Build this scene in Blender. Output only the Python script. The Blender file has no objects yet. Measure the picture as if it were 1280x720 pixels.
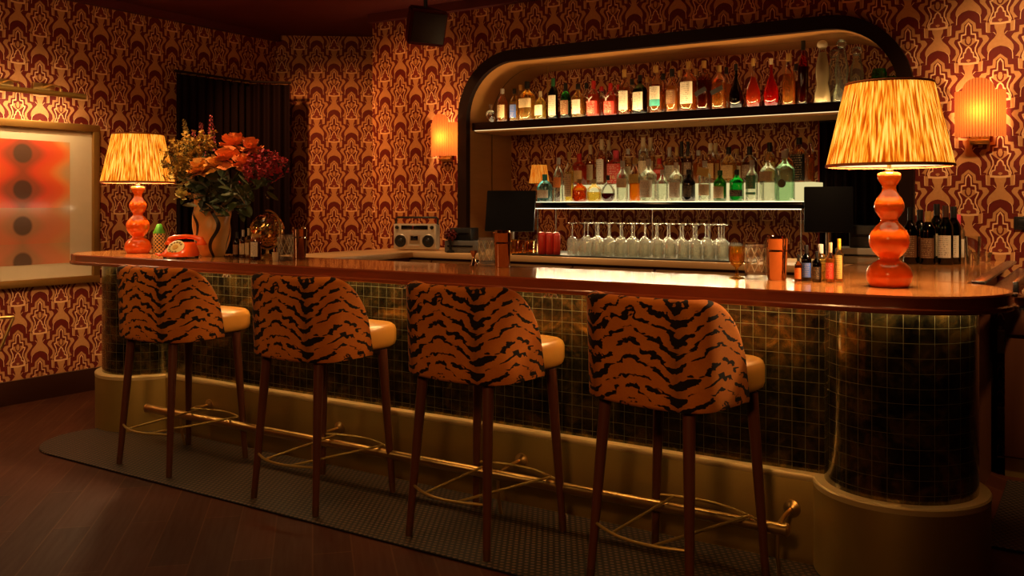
import bpy, bmesh, math, random
from mathutils import Vector, Matrix, noise as mnoise
PI = math.pi
random.seed(7)
SC = bpy.context.scene
COL = SC.collection

# ------------------------------------------------------------------ camera, world, exposure
H_EYE, YAW, FPX, HORIZON = 1.43, math.radians(32.77), 1150.0, 256.0
cd = bpy.data.cameras.new('camera')
cam = bpy.data.objects.new('camera', cd); COL.objects.link(cam)
cam.location = (0, 0, H_EYE); cam.rotation_euler = (PI/2, 0, YAW)
cd.sensor_width = 36; cd.lens = FPX/1280*36; cd.shift_y = -(360-HORIZON)/1280; cd.clip_start = .05
SC.camera = cam
w = bpy.data.worlds.new('world'); SC.world = w; w.use_nodes = True
bg = w.node_tree.nodes['Background']; bg.inputs[0].default_value = (1, .45, .2, 1); bg.inputs[1].default_value = .012
SC.view_settings.view_transform = 'Standard'; SC.view_settings.look = 'None'
SC.view_settings.gamma = 1; SC.view_settings.use_curve_mapping = False
SC.view_settings.exposure = 0.9
SC.cycles.transparent_max_bounces = 40
SC.cycles.max_bounces = 8; SC.cycles.transmission_bounces = 8; SC.cycles.diffuse_bounces = 3; SC.cycles.glossy_bounces = 4
SC.cycles.sample_clamp_indirect = 3.0
SC.cycles.caustics_reflective = False; SC.cycles.caustics_refractive = False

WARM = (1, .50, .17); WARM2 = (1, .60, .27)
def lamp_obj(name, kind, loc, energy, color=WARM, size=.05, target=None, spot=None, blend=.6, size_y=None):
    d = bpy.data.lights.new(name, kind); d.energy = energy; d.color = color
    if kind == 'AREA':
        d.size = size
        if size_y: d.shape = 'RECTANGLE'; d.size_y = size_y
    else: d.shadow_soft_size = size
    if spot: d.spot_size = math.radians(spot); d.spot_blend = blend
    o = bpy.data.objects.new(name, d); COL.objects.link(o); o.location = loc
    if target is not None:
        o.rotation_euler = (Vector(target)-Vector(loc)).to_track_quat('-Z', 'Y').to_euler()
    return o
# ceiling downlights over the stools and unseen fill lights added on the camera side
for sx in (-4.3, -2.75, -1.2):
    lamp_obj('downlight', 'SPOT', (sx, 3.30, 2.98), 34, WARM, .05, (sx+.05, 3.75, .9), 62, .7)
lamp_obj('room_light', 'SPOT', (-.5, -.7, 2.55), 95, (1, .46, .15), .25, (-2.6, 3.2, .75), 60, .7)
lamp_obj('room_light', 'AREA', (-4.7, 1.2, 2.6), 9, (1, .55, .22), .8, (-6.6, 4.0, .6))
for sx, e in ((-5.75, 75), (-4.7, 30), (-.05, 70)):                      # wall washers in the ceiling before the papered wall
    lamp_obj('wall_washer', 'SPOT', (sx, 4.6, 2.98), e, (1, .38, .11) if sx < -3 else (1, .60, .26), .06, (sx-.1, 6.1, 1.7), 75, .8)
lamp_obj('wall_washer', 'SPOT', (-5.3, 3.2, 2.98), 40, (1, .55, .22), .06, (-6.6, 3.7, 1.0), 85, .8)
lamp_obj('bar_spot', 'SPOT', (-4.15, 2.95, 2.98), 34, (1, .62, .30), .04, (-4.50, 3.65, 1.5), 42, .8)
for sx in (-4.25, -3.35, -2.35, -1.2):                                                 # unseen spots added to brighten the back counter and glassware
    lamp_obj('aisle_fill', 'SPOT', (sx, 4.55, 2.98), 36, (1, .60, .27), .05, (sx, 5.33, .75), 50, .9)
lamp_obj('aisle_fill', 'SPOT', (.42, 4.5, 2.98), 75, (1, .56, .24), .05, (-.30, 5.5, .6), 42, .9)  # unseen as well, added to brighten the base cabinet

# ------------------------------------------------------------------ helpers
def ray(px, py):
    u = (px-640)/FPX; c, s = math.cos(YAW), math.sin(YAW)
    return (-s+c*u, c+s*u, (HORIZON-py)/FPX)
def on_y(px, Y, py=None):
    d = ray(px, HORIZON if py is None else py); t = Y/d[1]
    return (d[0]*t, Y) if py is None else (d[0]*t, Y, H_EYE+d[2]*t)
def on_x(px, X, py):
    d = ray(px, py); t = X/d[0]; return (X, d[1]*t, H_EYE+d[2]*t)
def on_z(px, py, Z):
    d = ray(px, py); t = (Z-H_EYE)/d[2]; return (d[0]*t, d[1]*t, Z)
def depth_of(x, y): return -x*math.sin(YAW)+y*math.cos(YAW)
def zat(py, x, y): return H_EYE+(HORIZON-py)/FPX*depth_of(x, y)

def thing(name, label, cat, loc=(0, 0, 0), rotz=0, group=None):
    o = bpy.data.objects.new(name, None); COL.objects.link(o)
    o.empty_display_size = .05
    o.location = loc; o.rotation_euler = (0, 0, rotz)
    o['label'] = label; o['category'] = cat
    if group: o['group'] = group
    return o
def tag(o, label, cat, group=None, kind=None):
    o['label'] = label; o['category'] = cat
    if group: o['group'] = group
    if kind: o['kind'] = kind
    return o
def copy_tree(o, parent=None):
    c = o.copy(); COL.objects.link(c); c.parent = parent
    for ch in list(o.children): copy_tree(ch, c)
    return c

class MB:
    def __init__(s): s.v = []; s.f = []; s.uv = {}; s.mi = []
    def add(s, verts, faces, uvs=None):
        n = len(s.v); s.v += [tuple(p) for p in verts]
        for k, f in enumerate(faces):
            if uvs: s.uv[len(s.f)] = [uvs[i] for i in f]
            s.f.append([i+n for i in f])
        return s
    def box(s, c, d, rz=0, bev=0, rx=0, ry=0):
        hx, hy, hz = d[0]/2, d[1]/2, d[2]/2
        M = Matrix.Translation(c) @ Matrix.Rotation(rz, 4, 'Z') @ Matrix.Rotation(ry, 4, 'Y') @ Matrix.Rotation(rx, 4, 'X')
        bm = bmesh.new(); bmesh.ops.create_cube(bm, size=1)
        for v in bm.verts: v.co = Vector((v.co.x*d[0], v.co.y*d[1], v.co.z*d[2]))
        if bev: bmesh.ops.bevel(bm, geom=list(bm.edges), offset=min(bev, min(d)*.48), segments=2, affect='EDGES', profile=.5)
        s.bm(bm, M); return s
    def bm(s, bm, M=Matrix()):
        bm.verts.index_update()
        s.add([M @ v.co for v in bm.verts], [[v.index for v in f.verts] for f in bm.faces]); bm.free()
    def lathe(s, prof, c=(0, 0, 0), seg=24, sy=1.0, a0=0, a1=2*PI, close=True, n=None, M=None):
        """prof: (r, z[, superellipse exponent])"""
        full = abs(a1-a0-2*PI) < 1e-6; k = seg if full else seg+1
        V = []; U = []
        zmax = max(p[1] for p in prof) or 1
        for p in prof:
            e = p[2] if len(p) > 2 else (n or 2)
            for i in range(k):
                a = a0+(a1-a0)*i/seg
                ca, sa = math.cos(a), math.sin(a)
                q = 1 if e == 2 else (abs(ca)**e+abs(sa)**e)**(-1/e)
                P = Vector((p[0]*q*ca, p[0]*q*sa*sy, p[1]))
                if M: P = M @ P
                V.append((P[0]+c[0], P[1]+c[1], P[2]+c[2])); U.append((i/seg, p[1]/zmax))
        F = []
        for j in range(len(prof)-1):
            for i in range(seg):
                a = j*k+i; b = j*k+(i+1) % k
                F.append([a, b, b+k, a+k])
        if close and full:
            if prof[0][0] > 1e-6: F.append(list(range(k))[::-1])
            if prof[-1][0] > 1e-6: F.append([(len(prof)-1)*k+i for i in range(k)])
        s.add(V, F, U); return s
    def tube(s, pts, r, seg=8, cap=True, closed=False):
        pts = [Vector(p) for p in pts]; rs = r if isinstance(r, (list, tuple)) else [r]*len(pts)
        V = []; n = len(pts); up = None
        for i, p in enumerate(pts):
            t = ((pts[(i+1) % n]-pts[i-1]) if closed else (pts[min(i+1, n-1)]-pts[max(i-1, 0)])).normalized()
            if up is None: up = t.orthogonal().normalized()
            up = (up-t*up.dot(t))
            up = up.normalized() if up.length > 1e-6 else t.orthogonal().normalized()
            b = t.cross(up)
            for j in range(seg):
                a = 2*PI*j/seg; V.append(p+(up*math.cos(a)+b*math.sin(a))*rs[i])
        F = []
        for i in range(n if closed else n-1):
            for j in range(seg):
                a = i*seg+j; b = i*seg+(j+1) % seg; i2 = ((i+1) % n)*seg
                F.append([a, b, i2+(j+1) % seg, i2+j])
        if cap and not closed: F.append(list(range(seg))[::-1]); F.append([(n-1)*seg+j for j in range(seg)])
        s.add(V, F); return s
    def prism(s, outl, z0, z1):
        n = len(outl)
        s.add([(x, y, z0) for x, y in outl]+[(x, y, z1) for x, y in outl],
              [list(range(n))[::-1], [n+i for i in range(n)]]+[[i, (i+1) % n, n+(i+1) % n, n+i] for i in range(n)]); return s
    def sphere(s, c, r, seg=16, rings=10, sc=(1, 1, 1)):
        bm = bmesh.new(); bmesh.ops.create_uvsphere(bm, u_segments=seg, v_segments=rings, radius=r)
        s.bm(bm, Matrix.Translation(c) @ Matrix.Diagonal((*sc, 1))); return s
    def quad(s, a, b, c, d, uv=None):
        s.add([a, b, c, d], [[0, 1, 2, 3]], uv); return s
    def grid(s, fn, nu, nv, closed=False):
        V = []; U = []; F = []
        for j in range(nv+1):
            for i in range(nu+1):
                p, uv = fn(i/nu, j/nv); V.append(p); U.append(uv)
        for j in range(nv):
            for i in range(nu):
                a = j*(nu+1)+i; F.append([a, a+1, a+nu+2, a+nu+1])
        s.add(V, F, U); return s
    def build(s, name, m, parent=None, smooth=True, loc=None, angle=40):
        me = bpy.data.meshes.new(name); me.from_pydata(s.v, [], s.f)
        if s.uv:
            lay = me.uv_layers.new(name='UVMap')
            for pi, p in enumerate(me.polygons):
                if pi in s.uv:
                    for li, t in zip(p.loop_indices, s.uv[pi]): lay.data[li].uv = t
        me.materials.append(m)
        o = bpy.data.objects.new(name, me); COL.objects.link(o)
        if smooth:
            me.shade_smooth(); me.set_sharp_from_angle(angle=math.radians(angle))
        if parent: o.parent = parent
        if loc: o.location = loc
        return o
def offset_outline(o, d):
    n = len(o); r = []
    for i in range(n):
        a, b, c = Vector(o[i-1]), Vector(o[i]), Vector(o[(i+1) % n])
        t1 = (b-a).normalized(); t2 = (c-b).normalized(); t = (t1+t2).normalized()
        nn = Vector((t.y, -t.x)); r.append((b.x+nn.x*d, b.y+nn.y*d))
    return r
def loft(mb, outl, prof):
    rings = [offset_outline(outl, d) for d, z in prof]; n = len(outl); V = []
    for (d, z), r in zip(prof, rings): V += [(x, y, z) for x, y in r]
    F = []
    for j in range(len(prof)-1):
        for i in range(n): F.append([j*n+i, j*n+(i+1) % n, (j+1)*n+(i+1) % n, (j+1)*n+i])
    F.append(list(range(n))[::-1]); F.append([(len(prof)-1)*n+i for i in range(n)])
    mb.add(V, F)

# ------------------------------------------------------------------ materials
class NT:
    def __init__(s, name):
        s.m = bpy.data.materials.new(name); s.m.use_nodes = True; s.t = s.m.node_tree; s.t.nodes.clear()
        s.out = s.t.nodes.new('ShaderNodeOutputMaterial')
    def n(s, typ, **kw):
        o = s.t.nodes.new('ShaderNode'+typ)
        for k, v in kw.items(): setattr(o, k, v)
        return o
    def put(s, sock, v):
        if hasattr(v, 'links'): s.t.links.new(v, sock)
        elif v is not None:
            if sock.type == 'RGBA' and len(v) == 3: v = (*v, 1)
            sock.default_value = v
    def math(s, op, a, b=None, c=None, clamp=False):
        o = s.n('Math', operation=op, use_clamp=clamp)
        for i, x in enumerate((a, b, c)):
            if x is not None: s.put(o.inputs[i], x)
        return o.outputs[0]
    def mix(s, f, a, b, blend='MIX'):
        o = s.n('Mix', data_type='RGBA', blend_type=blend)
        s.put(o.inputs[0], f); s.put(o.inputs[6], a); s.put(o.inputs[7], b); return o.outputs[2]
    def ramp(s, f, stops, interp='LINEAR'):
        o = s.n('ValToRGB'); e = o.color_ramp; e.interpolation = interp
        while len(e.elements) < len(stops): e.elements.new(.5)
        for el, (p, c) in zip(e.elements, stops): el.position = p; el.color = (*c, 1) if len(c) == 3 else c
        s.put(o.inputs[0], f); return o.outputs[0]
    def noise(s, vec, scale, detail=2, rough=.5, dist=0):
        o = s.n('TexNoise'); s.put(o.inputs['Vector'], vec) if vec is not None else None
        o.inputs['Scale'].default_value = scale; o.inputs['Detail'].default_value = detail
        o.inputs['Roughness'].default_value = rough; o.inputs['Distortion'].default_value = dist
        return o.outputs[0]
    def coord(s, k='Object'): return s.n('TexCoord').outputs[k]
    def sep(s, v):
        o = s.n('SeparateXYZ'); s.put(o.inputs[0], v); return o.outputs
    def comb(s, x=0, y=0, z=0):
        o = s.n('CombineXYZ')
        for i, q in enumerate((x, y, z)): s.put(o.inputs[i], q)
        return o.outputs[0]
    def scale(s, v, k):
        o = s.n('Mapping'); s.put(o.inputs[0], v); o.inputs['Scale'].default_value = k; return o.outputs[0]
    def bump(s, h, strength=.3, dist=.01):
        o = s.n('Bump'); o.inputs['Strength'].default_value = strength; o.inputs['Distance'].default_value = dist
        s.put(o.inputs['Height'], h); return o.outputs[0]
    def bsdf(s, base, rough=.5, metal=0, spec=.5, coat=0, coat_r=.05, normal=None, emit=None, es=0, alpha=None, sheen=0, trans=0, ior=1.45):
        o = s.n('BsdfPrincipled')
        s.put(o.inputs['Base Color'], base); s.put(o.inputs['Roughness'], rough); s.put(o.inputs['Metallic'], metal)
        o.inputs['Specular IOR Level'].default_value = spec; o.inputs['Coat Weight'].default_value = coat
        o.inputs['Coat Roughness'].default_value = coat_r; o.inputs['Sheen Weight'].default_value = sheen
        o.inputs['Transmission Weight'].default_value = trans; o.inputs['IOR'].default_value = ior
        if normal is not None: s.put(o.inputs['Normal'], normal)
        if emit is not None: s.put(o.inputs['Emission Color'], emit); s.put(o.inputs['Emission Strength'], es)
        return o.outputs[0]
    def done(s, sh): s.t.links.new(sh, s.out.inputs[0]); return s.m
MC = {}
def mat(name, base, rough=.5, metal=0, **kw):
    if name in MC: return MC[name]
    t = NT(name)
    c = t.coord(); nz = t.noise(c, 18, 3)
    v = t.mix(t.math('MULTIPLY', nz, .35), base, tuple(x*.72 for x in base[:3]))       # slight natural unevenness
    MC[name] = t.done(t.bsdf(v, rough, metal, **kw)); return MC[name]
def emis(name, color, strength):
    if name in MC: return MC[name]
    t = NT(name); e = t.n('Emission'); t.put(e.inputs[0], color); e.inputs[1].default_value = strength
    MC[name] = t.done(e.outputs[0]); return MC[name]
def glass(name, tint=(.96, .97, .95), edge=(.45, .46, .42), gloss=.05):
    """thin walled glass: clear when looked through, darker and shinier at its edges"""
    if name in MC: return MC[name]
    t = NT(name); lw = t.n('LayerWeight'); lw.inputs[0].default_value = .35
    f = t.math('POWER', lw.outputs['Facing'], 2.2)
    tr = t.n('BsdfTransparent'); t.put(tr.inputs[0], t.mix(f, tint, edge))
    gl = t.n('BsdfGlossy'); t.put(gl.inputs[0], (1, 1, 1)); gl.inputs['Roughness'].default_value = gloss
    fr = t.n('Fresnel'); fr.inputs[0].default_value = 1.5
    mx = t.n('MixShader'); t.put(mx.inputs[0], t.math('ADD', t.math('MULTIPLY', fr.outputs[0], .75), .02)); t.t.links.new(tr.outputs[0], mx.inputs[1]); t.t.links.new(gl.outputs[0], mx.inputs[2])
    MC[name] = t.done(mx.outputs[0]); return MC[name]
def liquid(name, col, dens=.25):
    if name in MC: return MC[name]
    t = NT(name)
    tr = t.n('BsdfTransparent'); t.put(tr.inputs[0], col)
    df = t.n('BsdfTranslucent'); t.put(df.inputs[0], col)
    d2 = t.n('BsdfDiffuse'); t.put(d2.inputs[0], col)
    m1 = t.n('MixShader'); m1.inputs[0].default_value = .5; t.t.links.new(df.outputs[0], m1.inputs[1]); t.t.links.new(d2.outputs[0], m1.inputs[2])
    m2 = t.n('MixShader'); m2.inputs[0].default_value = dens; t.t.links.new(tr.outputs[0], m2.inputs[1]); t.t.links.new(m1.outputs[0], m2.inputs[2])
    MC[name] = t.done(m2.outputs[0]); return MC[name]

def curve_node(t, val, pts):
    """piecewise linear profile: pts (drop out of 600, half width px of 260)"""
    o = t.n('FloatCurve'); cv = o.mapping.curves[0]
    pts = [(a/600, b/260) for a, b in pts]
    if pts[0][0] > 0: pts = [(0, pts[0][1])]+pts
    if pts[-1][0] < 1: pts = pts+[(1, pts[-1][1])]
    cv.points[0].location = pts[0]; cv.points[1].location = pts[-1]
    for p in pts[1:-1]: cv.points.new(*p)
    for p in cv.points: p.handle_type = 'VECTOR'
    o.mapping.update(); t.put(o.inputs[1], val); return o.outputs[0]
def wallpaper(name='wallpaper', k=1.0):
    t = NT(name); uv = t.sep(t.coord('UV'))
    U = t.math('DIVIDE', uv[0], .163*k); V = t.math('DIVIDE', uv[1], -.437*k)
    i = t.math('FLOOR', U); fx = t.math('SUBTRACT', U, i)
    par = t.math('MULTIPLY', t.math('MODULO', t.math('ADD', i, 1000), 2), .5)
    light = None; line = None; inner = None
    def acc(cur, x): return x if cur is None else t.math('MAXIMUM', cur, x)
    O0 = [(0, 0), (4, 22), (12, 48), (24, 74), (40, 91), (60, 98), (108, 100), (110, 145), (188, 148), (190, 205), (212, 226), (214, 0)]
    DOME = [(0, 0), (4, 22), (12, 48), (24, 74), (40, 91), (60, 98), (108, 100), (110, 0)]
    VASE = [(0, 105), (20, 108), (36, 106), (50, 99), (52, 0), (421, 0), (422, 50), (460, 44), (480, 33), (496, 29), (512, 32), (528, 42), (540, 54), (552, 68), (575, 91), (600, 105)]
    O1 = [(0, 0), (64, 0), (71, 12), (90, 36), (106, 58), (152, 63), (154, 106), (205, 110), (209, 150), (235, 170), (250, 165), (285, 130), (310, 108), (345, 104), (370, 122), (390, 140), (392, 112), (492, 112), (494, 0)]
    I1 = [(0, 0), (88, 0), (99, 14), (115, 34), (172, 40), (174, 82), (222, 86), (226, 112), (250, 122), (285, 100), (310, 80), (345, 76), (375, 96), (412, 108), (414, 80), (492, 82), (494, 0)]
    O2 = [(0, 0), (94, 0), (106, 12), (124, 26), (186, 29), (188, 62), (238, 66), (242, 90), (262, 84), (300, 64), (330, 62), (360, 78), (395, 92), (430, 82), (432, 0)]
    I2 = [(0, 0), (108, 0), (120, 8), (135, 17), (196, 19), (198, 52), (247, 55), (250, 76), (265, 70), (300, 52), (330, 51), (360, 67), (395, 80), (420, 72), (422, 0)]
    TO = [(0, 0), (286, 0), (292, 12), (306, 26), (330, 32), (334, 44), (368, 48), (372, 66), (385, 76), (422, 76), (424, 0)]
    TI = [(0, 0), (297, 0), (306, 10), (316, 17), (338, 22), (342, 35), (376, 39), (380, 55), (390, 66), (414, 67), (416, 0)]
    FL = [(0, 0), (206, 0), (210, 14), (222, 16), (226, 54), (234, 66), (250, 66), (266, 44), (284, 18), (288, 0)]
    G1 = [(0, 0), (212, 0), (214, 24), (240, 32), (262, 26), (276, 14), (278, 0)]
    G2 = [(0, 0), (205, 0), (207, 12), (235, 20), (258, 14), (270, 0)]
    HT = [(0, 0), (390, 0), (392, 17), (400, 18), (412, 4), (416, 0)]
    for side in (0, 1):
        d = fx if side == 0 else t.math('SUBTRACT', 1.0, fx)
        v = t.math('FRACT', t.math('ADD', t.math('ADD', V, par), .5*side))
        lt = lambda p: t.math('LESS_THAN', d, curve_node(t, v, p))
        band = lambda o_, i_: t.math('MULTIPLY', lt(o_), t.math('SUBTRACT', 1.0, lt(i_)))
        dome = lt(DOME)
        light = acc(light, t.math('MULTIPLY', lt(VASE), t.math('SUBTRACT', 1.0, dome)))
        light = acc(light, band(O1, I1)); light = acc(light, t.math('MULTIPLY', lt(FL), t.math('SUBTRACT', 1.0, band(G1, G2)))); light = acc(light, lt(HT))
        line = acc(line, band(O2, I2)); line = acc(line, band(TO, TI))
        o0 = curve_node(t, v, O0); e = t.math('SUBTRACT', o0, d)
        line = acc(line, t.math('MULTIPLY', t.math('GREATER_THAN', o0, .25), t.math('LESS_THAN', t.math('ABSOLUTE', e), .013)))
        inner = acc(inner, t.math('MULTIPLY', lt(TI), t.math('SUBTRACT', 1.0, lt(HT))))
    nz = t.noise(t.coord('UV'), 60, 3)
    dark = t.mix(nz, (.095, .0078, .004), (.15, .013, .006))
    dark = t.mix(inner, dark, (.19, .028, .014))
    gold = t.mix(nz, (.42, .180, .058), (.55, .270, .100))
    lin = (.74, .43, .20)
    c = t.mix(light, dark, gold); c = t.mix(line, c, lin)
    return t.done(t.bsdf(c, .62, spec=.25))
M_WALL = wallpaper('wallpaper')
# ------------------------------------------------------------------ shared materials
M_DARKWOOD = mat('dark_walnut', (.050, .017, .008), .35)
M_TRIM = mat('frame_walnut', (.016, .005, .003), .5, spec=.2)
M_BRASS = mat('brass', (.62, .40, .13), .32, 1)
M_BRASS2 = mat('antique_brass', (.40, .265, .065), .45, .70)
M_BLACK = mat('black_plastic', (.006, .006, .007), .4)
M_BLACK2 = mat('black_gloss', (.006, .005, .006), .12)
M_GREY = mat('grey_plastic', (.10, .095, .09), .45)
M_STEEL = mat('steel', (.55, .52, .48), .25, 1)
M_COPPER = mat('copper', (.56, .31, .19), .06, 1)
M_WHITE = mat('white_enamel', (.75, .72, .66), .4)
M_CREAM = mat('cream_paint', (.62, .50, .30), .5)
M_RED = mat('red_plastic', (.62, .045, .025), .3)
M_ORANGE = mat('orange_enamel', (.96, .135, .008), .16, coat=.6)
M_GLASS = glass('clear_glass')
M_CEIL = mat('ceiling_paint', (.095, .008, .008), .7)

def wood_mat(name, c1, c2, rough, axis=(1, 12, 12), coat=0, sc=3.0):
    t = NT(name); c = t.scale(t.coord(), axis)
    n1 = t.noise(c, sc, 5, .6, .6); n2 = t.noise(t.coord(), 1.2, 2)
    col = t.mix(t.math('ADD', t.math('MULTIPLY', n1, .8), t.math('MULTIPLY', n2, .3), clamp=True), c1, c2)
    return t.done(t.bsdf(col, rough, coat=coat, coat_r=.06))
M_BARTOP = wood_mat('bar_top_wood', (.34, .11, .026), (.58, .24, .065), .17, coat=.6)
M_BAREDGE = wood_mat('bar_edge_wood', (.15, .028, .009), (.26, .058, .018), .22, coat=.5)
M_OAK = wood_mat('light_oak', (.55, .31, .13), (.74, .47, .22), .4)
M_VENEER = wood_mat('niche_veneer', (.26, .115, .030), (.42, .20, .060), .42, axis=(1, 1, 8))
M_CAB = wood_mat('cabinet_wood', (.085, .026, .009), (.16, .052, .018), .45, axis=(8, 8, 1))
M_LEG = wood_mat('stool_leg_wood', (.060, .017, .008), (.125, .038, .018), .35, axis=(8, 8, 1))

M_RIM = mat('pale_brass', (.78, .58, .25), .42, .35)
def tile_mat():
    t = NT('mirror_tile'); uv = t.coord('UV'); s = t.sep(uv)
    gx = t.math('FRACT', t.math('DIVIDE', s[0], .0535)); gy = t.math('FRACT', t.math('DIVIDE', s[1], .0535))
    m = t.math('MAXIMUM', t.math('LESS_THAN', gx, .03), t.math('LESS_THAN', gy, .03))
    cell = t.comb(t.math('FLOOR', t.math('DIVIDE', s[0], .0535)), t.math('FLOOR', t.math('DIVIDE', s[1], .0535)))
    wn = t.n('TexWhiteNoise'); t.put(wn.inputs[0], cell)
    nz = t.noise(uv, 9, 4, .65, .8); nz2 = t.noise(uv, 30, 4, .6)
    col = t.ramp(t.math('ADD', t.math('MULTIPLY', nz, .75), t.math('MULTIPLY', nz2, .25)),
                 [(.38, (.014, .013, .010)), (.5, (.09, .075, .03)), (.62, (.30, .20, .055)), (.74, (.06, .045, .022))])
    col = t.mix(t.math('MULTIPLY', wn.outputs[0], .35), col, (.02, .018, .014))
    col = t.mix(m, col, (.13, .11, .06))
    # every tile sits at its own slight tilt
    g = t.n('NewGeometry'); off = t.n('VectorMath', operation='SUBTRACT'); t.put(off.inputs[0], wn.outputs[1]); off.inputs[1].default_value = (.5, .5, .5)
    sc = t.n('VectorMath', operation='SCALE'); t.put(sc.inputs[0], off.outputs[0]); sc.inputs['Scale'].default_value = .035
    ad = t.n('VectorMath', operation='ADD'); t.put(ad.inputs[0], g.outputs['Normal']); t.put(ad.inputs[1], sc.outputs[0])
    nm = t.n('VectorMath', operation='NORMALIZE'); t.put(nm.inputs[0], ad.outputs[0])
    return t.done(t.bsdf(col, t.math('ADD', .10, t.math('MULTIPLY', nz2, .12)), metal=t.math('SUBTRACT', .85, t.math('MULTIPLY', m, .85)), coat=.4, normal=nm.outputs[0]))
M_TILE = tile_mat()

def floor_mat():
    t = NT('floor_planks'); c = t.n('Mapping'); t.put(c.inputs[0], t.coord()); c.inputs['Rotation'].default_value = (0, 0, PI/4)
    b = t.n('TexBrick'); t.put(b.inputs[0], c.outputs[0]); b.inputs['Scale'].default_value = 1
    b.inputs['Brick Width'].default_value = 1.1; b.inputs['Row Height'].default_value = .16; b.inputs['Mortar Size'].default_value = .0035
    b.inputs['Color1'].default_value = (.085, .020, .005, 1); b.inputs['Color2'].default_value = (.050, .011, .003, 1); b.inputs['Mortar'].default_value = (.12, .045, .015, 1)
    g = t.noise(t.scale(c.outputs[0], (1.2, 16, 1)), 3, 4)
    col = t.mix(g, b.outputs[0], (.04, .012, .005)); col = t.mix(.5, b.outputs[0], col)
    return t.done(t.bsdf(col, t.math('ADD', .45, t.math('MULTIPLY', g, .2)), spec=.2))
def rubber_mat():
    t = NT('perforated_rubber'); s = t.sep(t.coord())
    x = t.math('DIVIDE', s[0], .028); y = t.math('DIVIDE', s[1], .024)
    x2 = t.math('ADD', x, t.math('MULTIPLY', t.math('MODULO', t.math('FLOOR', t.math('ADD', y, 1000)), 2), .5))
    dx = t.math('SUBTRACT', t.math('FRACT', x2), .5); dy = t.math('SUBTRACT', t.math('FRACT', y), .5)
    r = t.math('SQRT', t.math('ADD', t.math('MULTIPLY', dx, dx), t.math('MULTIPLY', dy, dy)))
    hole = t.math('LESS_THAN', r, .30)
    col = t.mix(hole, (.004, .0032, .003), (.12, .072, .04))
    return t.done(t.bsdf(col, .5, normal=t.bump(t.math('MULTIPLY', hole, -1.0), .6, .004)))

# ------------------------------------------------------------------ the room
XL, YB, YN, ZC = -6.58, 5.90, 6.50, 3.03
def structure(name, mb, m, smooth=False, **k):
    o = mb.build(name, m, None, smooth, **k); o['kind'] = 'structure'; return o
def wall_quad(name, p, q, z0, z1, u0, v0, m=None, flip=False):
    L = (Vector(q)-Vector(p)).length
    mb = MB(); mb.quad((*p, z0), (*q, z0), (*q, z1), (*p, z1), [(u0, z0-v0), (u0+L, z0-v0), (u0+L, z1-v0), (u0, z1-v0)])
    return structure(name, mb, m or M_WALL)
o = structure('floor', MB().box((-1.9, 2.4, -.05), (10.4, 11.8, .1)), floor_mat())
o = structure('ceiling', MB().box((-1.9, 2.4, ZC+.05), (10.4, 11.8, .1)), M_CEIL)
wall_quad('wall_left', (XL, -3.0), (XL, 6.10), 0, ZC, -3.0-3.809, .793)
wall_quad('wall_corner', (XL, 6.10), (-4.62, 7.585), 0, ZC, -.544, 2.772)
wall_quad('wall_bar_end', (-5.2, 7.15), (-5.2, YB), 0, ZC, 0, 2.554)
wall_quad('wall_right', (3.0, 7.2), (3.0, -3.0), 0, ZC, 0, 0)
wall_quad('wall_front', (3.0, -3.0), (XL, -3.0), 0, ZC, 0, 0)
# niche wall: one sheet with an arched opening
NX0, NX1, NZT, NR = -4.19, -1.03, 2.52, .42
def arch(x0, x1, zt, r, zb, k=12):
    p = [(x0, zb)]
    p += [(x0+r-r*math.cos(PI/2*i/k), zt-r+r*math.sin(PI/2*i/k)) for i in range(k+1)]
    p += [(x1-r+r*math.sin(PI/2*i/k), zt-r+r*math.cos(PI/2*i/k)) for i in range(k+1)]
    return p+[(x1, zb)]
A = arch(NX0, NX1, NZT, NR, 0)
poly = [(-5.2, 0)]+A+[(3.0, 0), (3.0, ZC), (-5.2, ZC)]
structure('wall_back', MB().add([(x, YB, z) for x, z in poly], [list(range(len(poly)))], [(x+.66, z-2.554) for x, z in poly]), M_WALL)
# niche lining, frame and back
mb = MB()
mb.add([(x, YB, z) for x, z in A]+[(x, YN, z) for x, z in A], [[i, i+1, len(A)+i+1, len(A)+i] for i in range(len(A)-1)])
structure('trim_1', mb, M_VENEER, True)
Ao = arch(NX0-.085, NX1+.085, NZT+.085, NR+.085, 1.089); Ai = arch(NX0, NX1, NZT, NR, 1.089)
n = len(Ao); V = []; F = []
for y in (YB-.05, YB+.002): V += [(x, y, z) for x, z in Ao]+[(x, y, z) for x, z in Ai]
for i in range(n-1):
    F += [[i, i+1, n+i+1, n+i], [2*n+i, 3*n+i, 3*n+i+1, 2*n+i+1], [i, 2*n+i, 2*n+i+1, i+1], [n+i, n+i+1, 3*n+i+1, 3*n+i]]
structure('trim_2', MB().add(V, F), M_TRIM, True)
# narrow dark joint half way into the lining
Aj = arch(NX0+.003, NX1-.003, NZT-.003, NR, 1.1)
mb = MB(); V = []; F = []
for y in (6.20, 6.209): V += [(x, y, z) for x, z in Aj]
mb.add(V, [[i, i+1, n+i+1, n+i] for i in range(n-1)])
structure('trim_3', mb, M_BLACK)
M_WALL2 = wallpaper('wallpaper_small', .74)
mb = MB(); mb.quad((NX0, YN, .9), (NX1, YN, .9), (NX1, YN, NZT), (NX0, YN, NZT), [(0, 0), (NX1-NX0, 0), (NX1-NX0, NZT-.9), (0, NZT-.9)])
structure('wall_niche', mb, M_WALL2)
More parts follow.
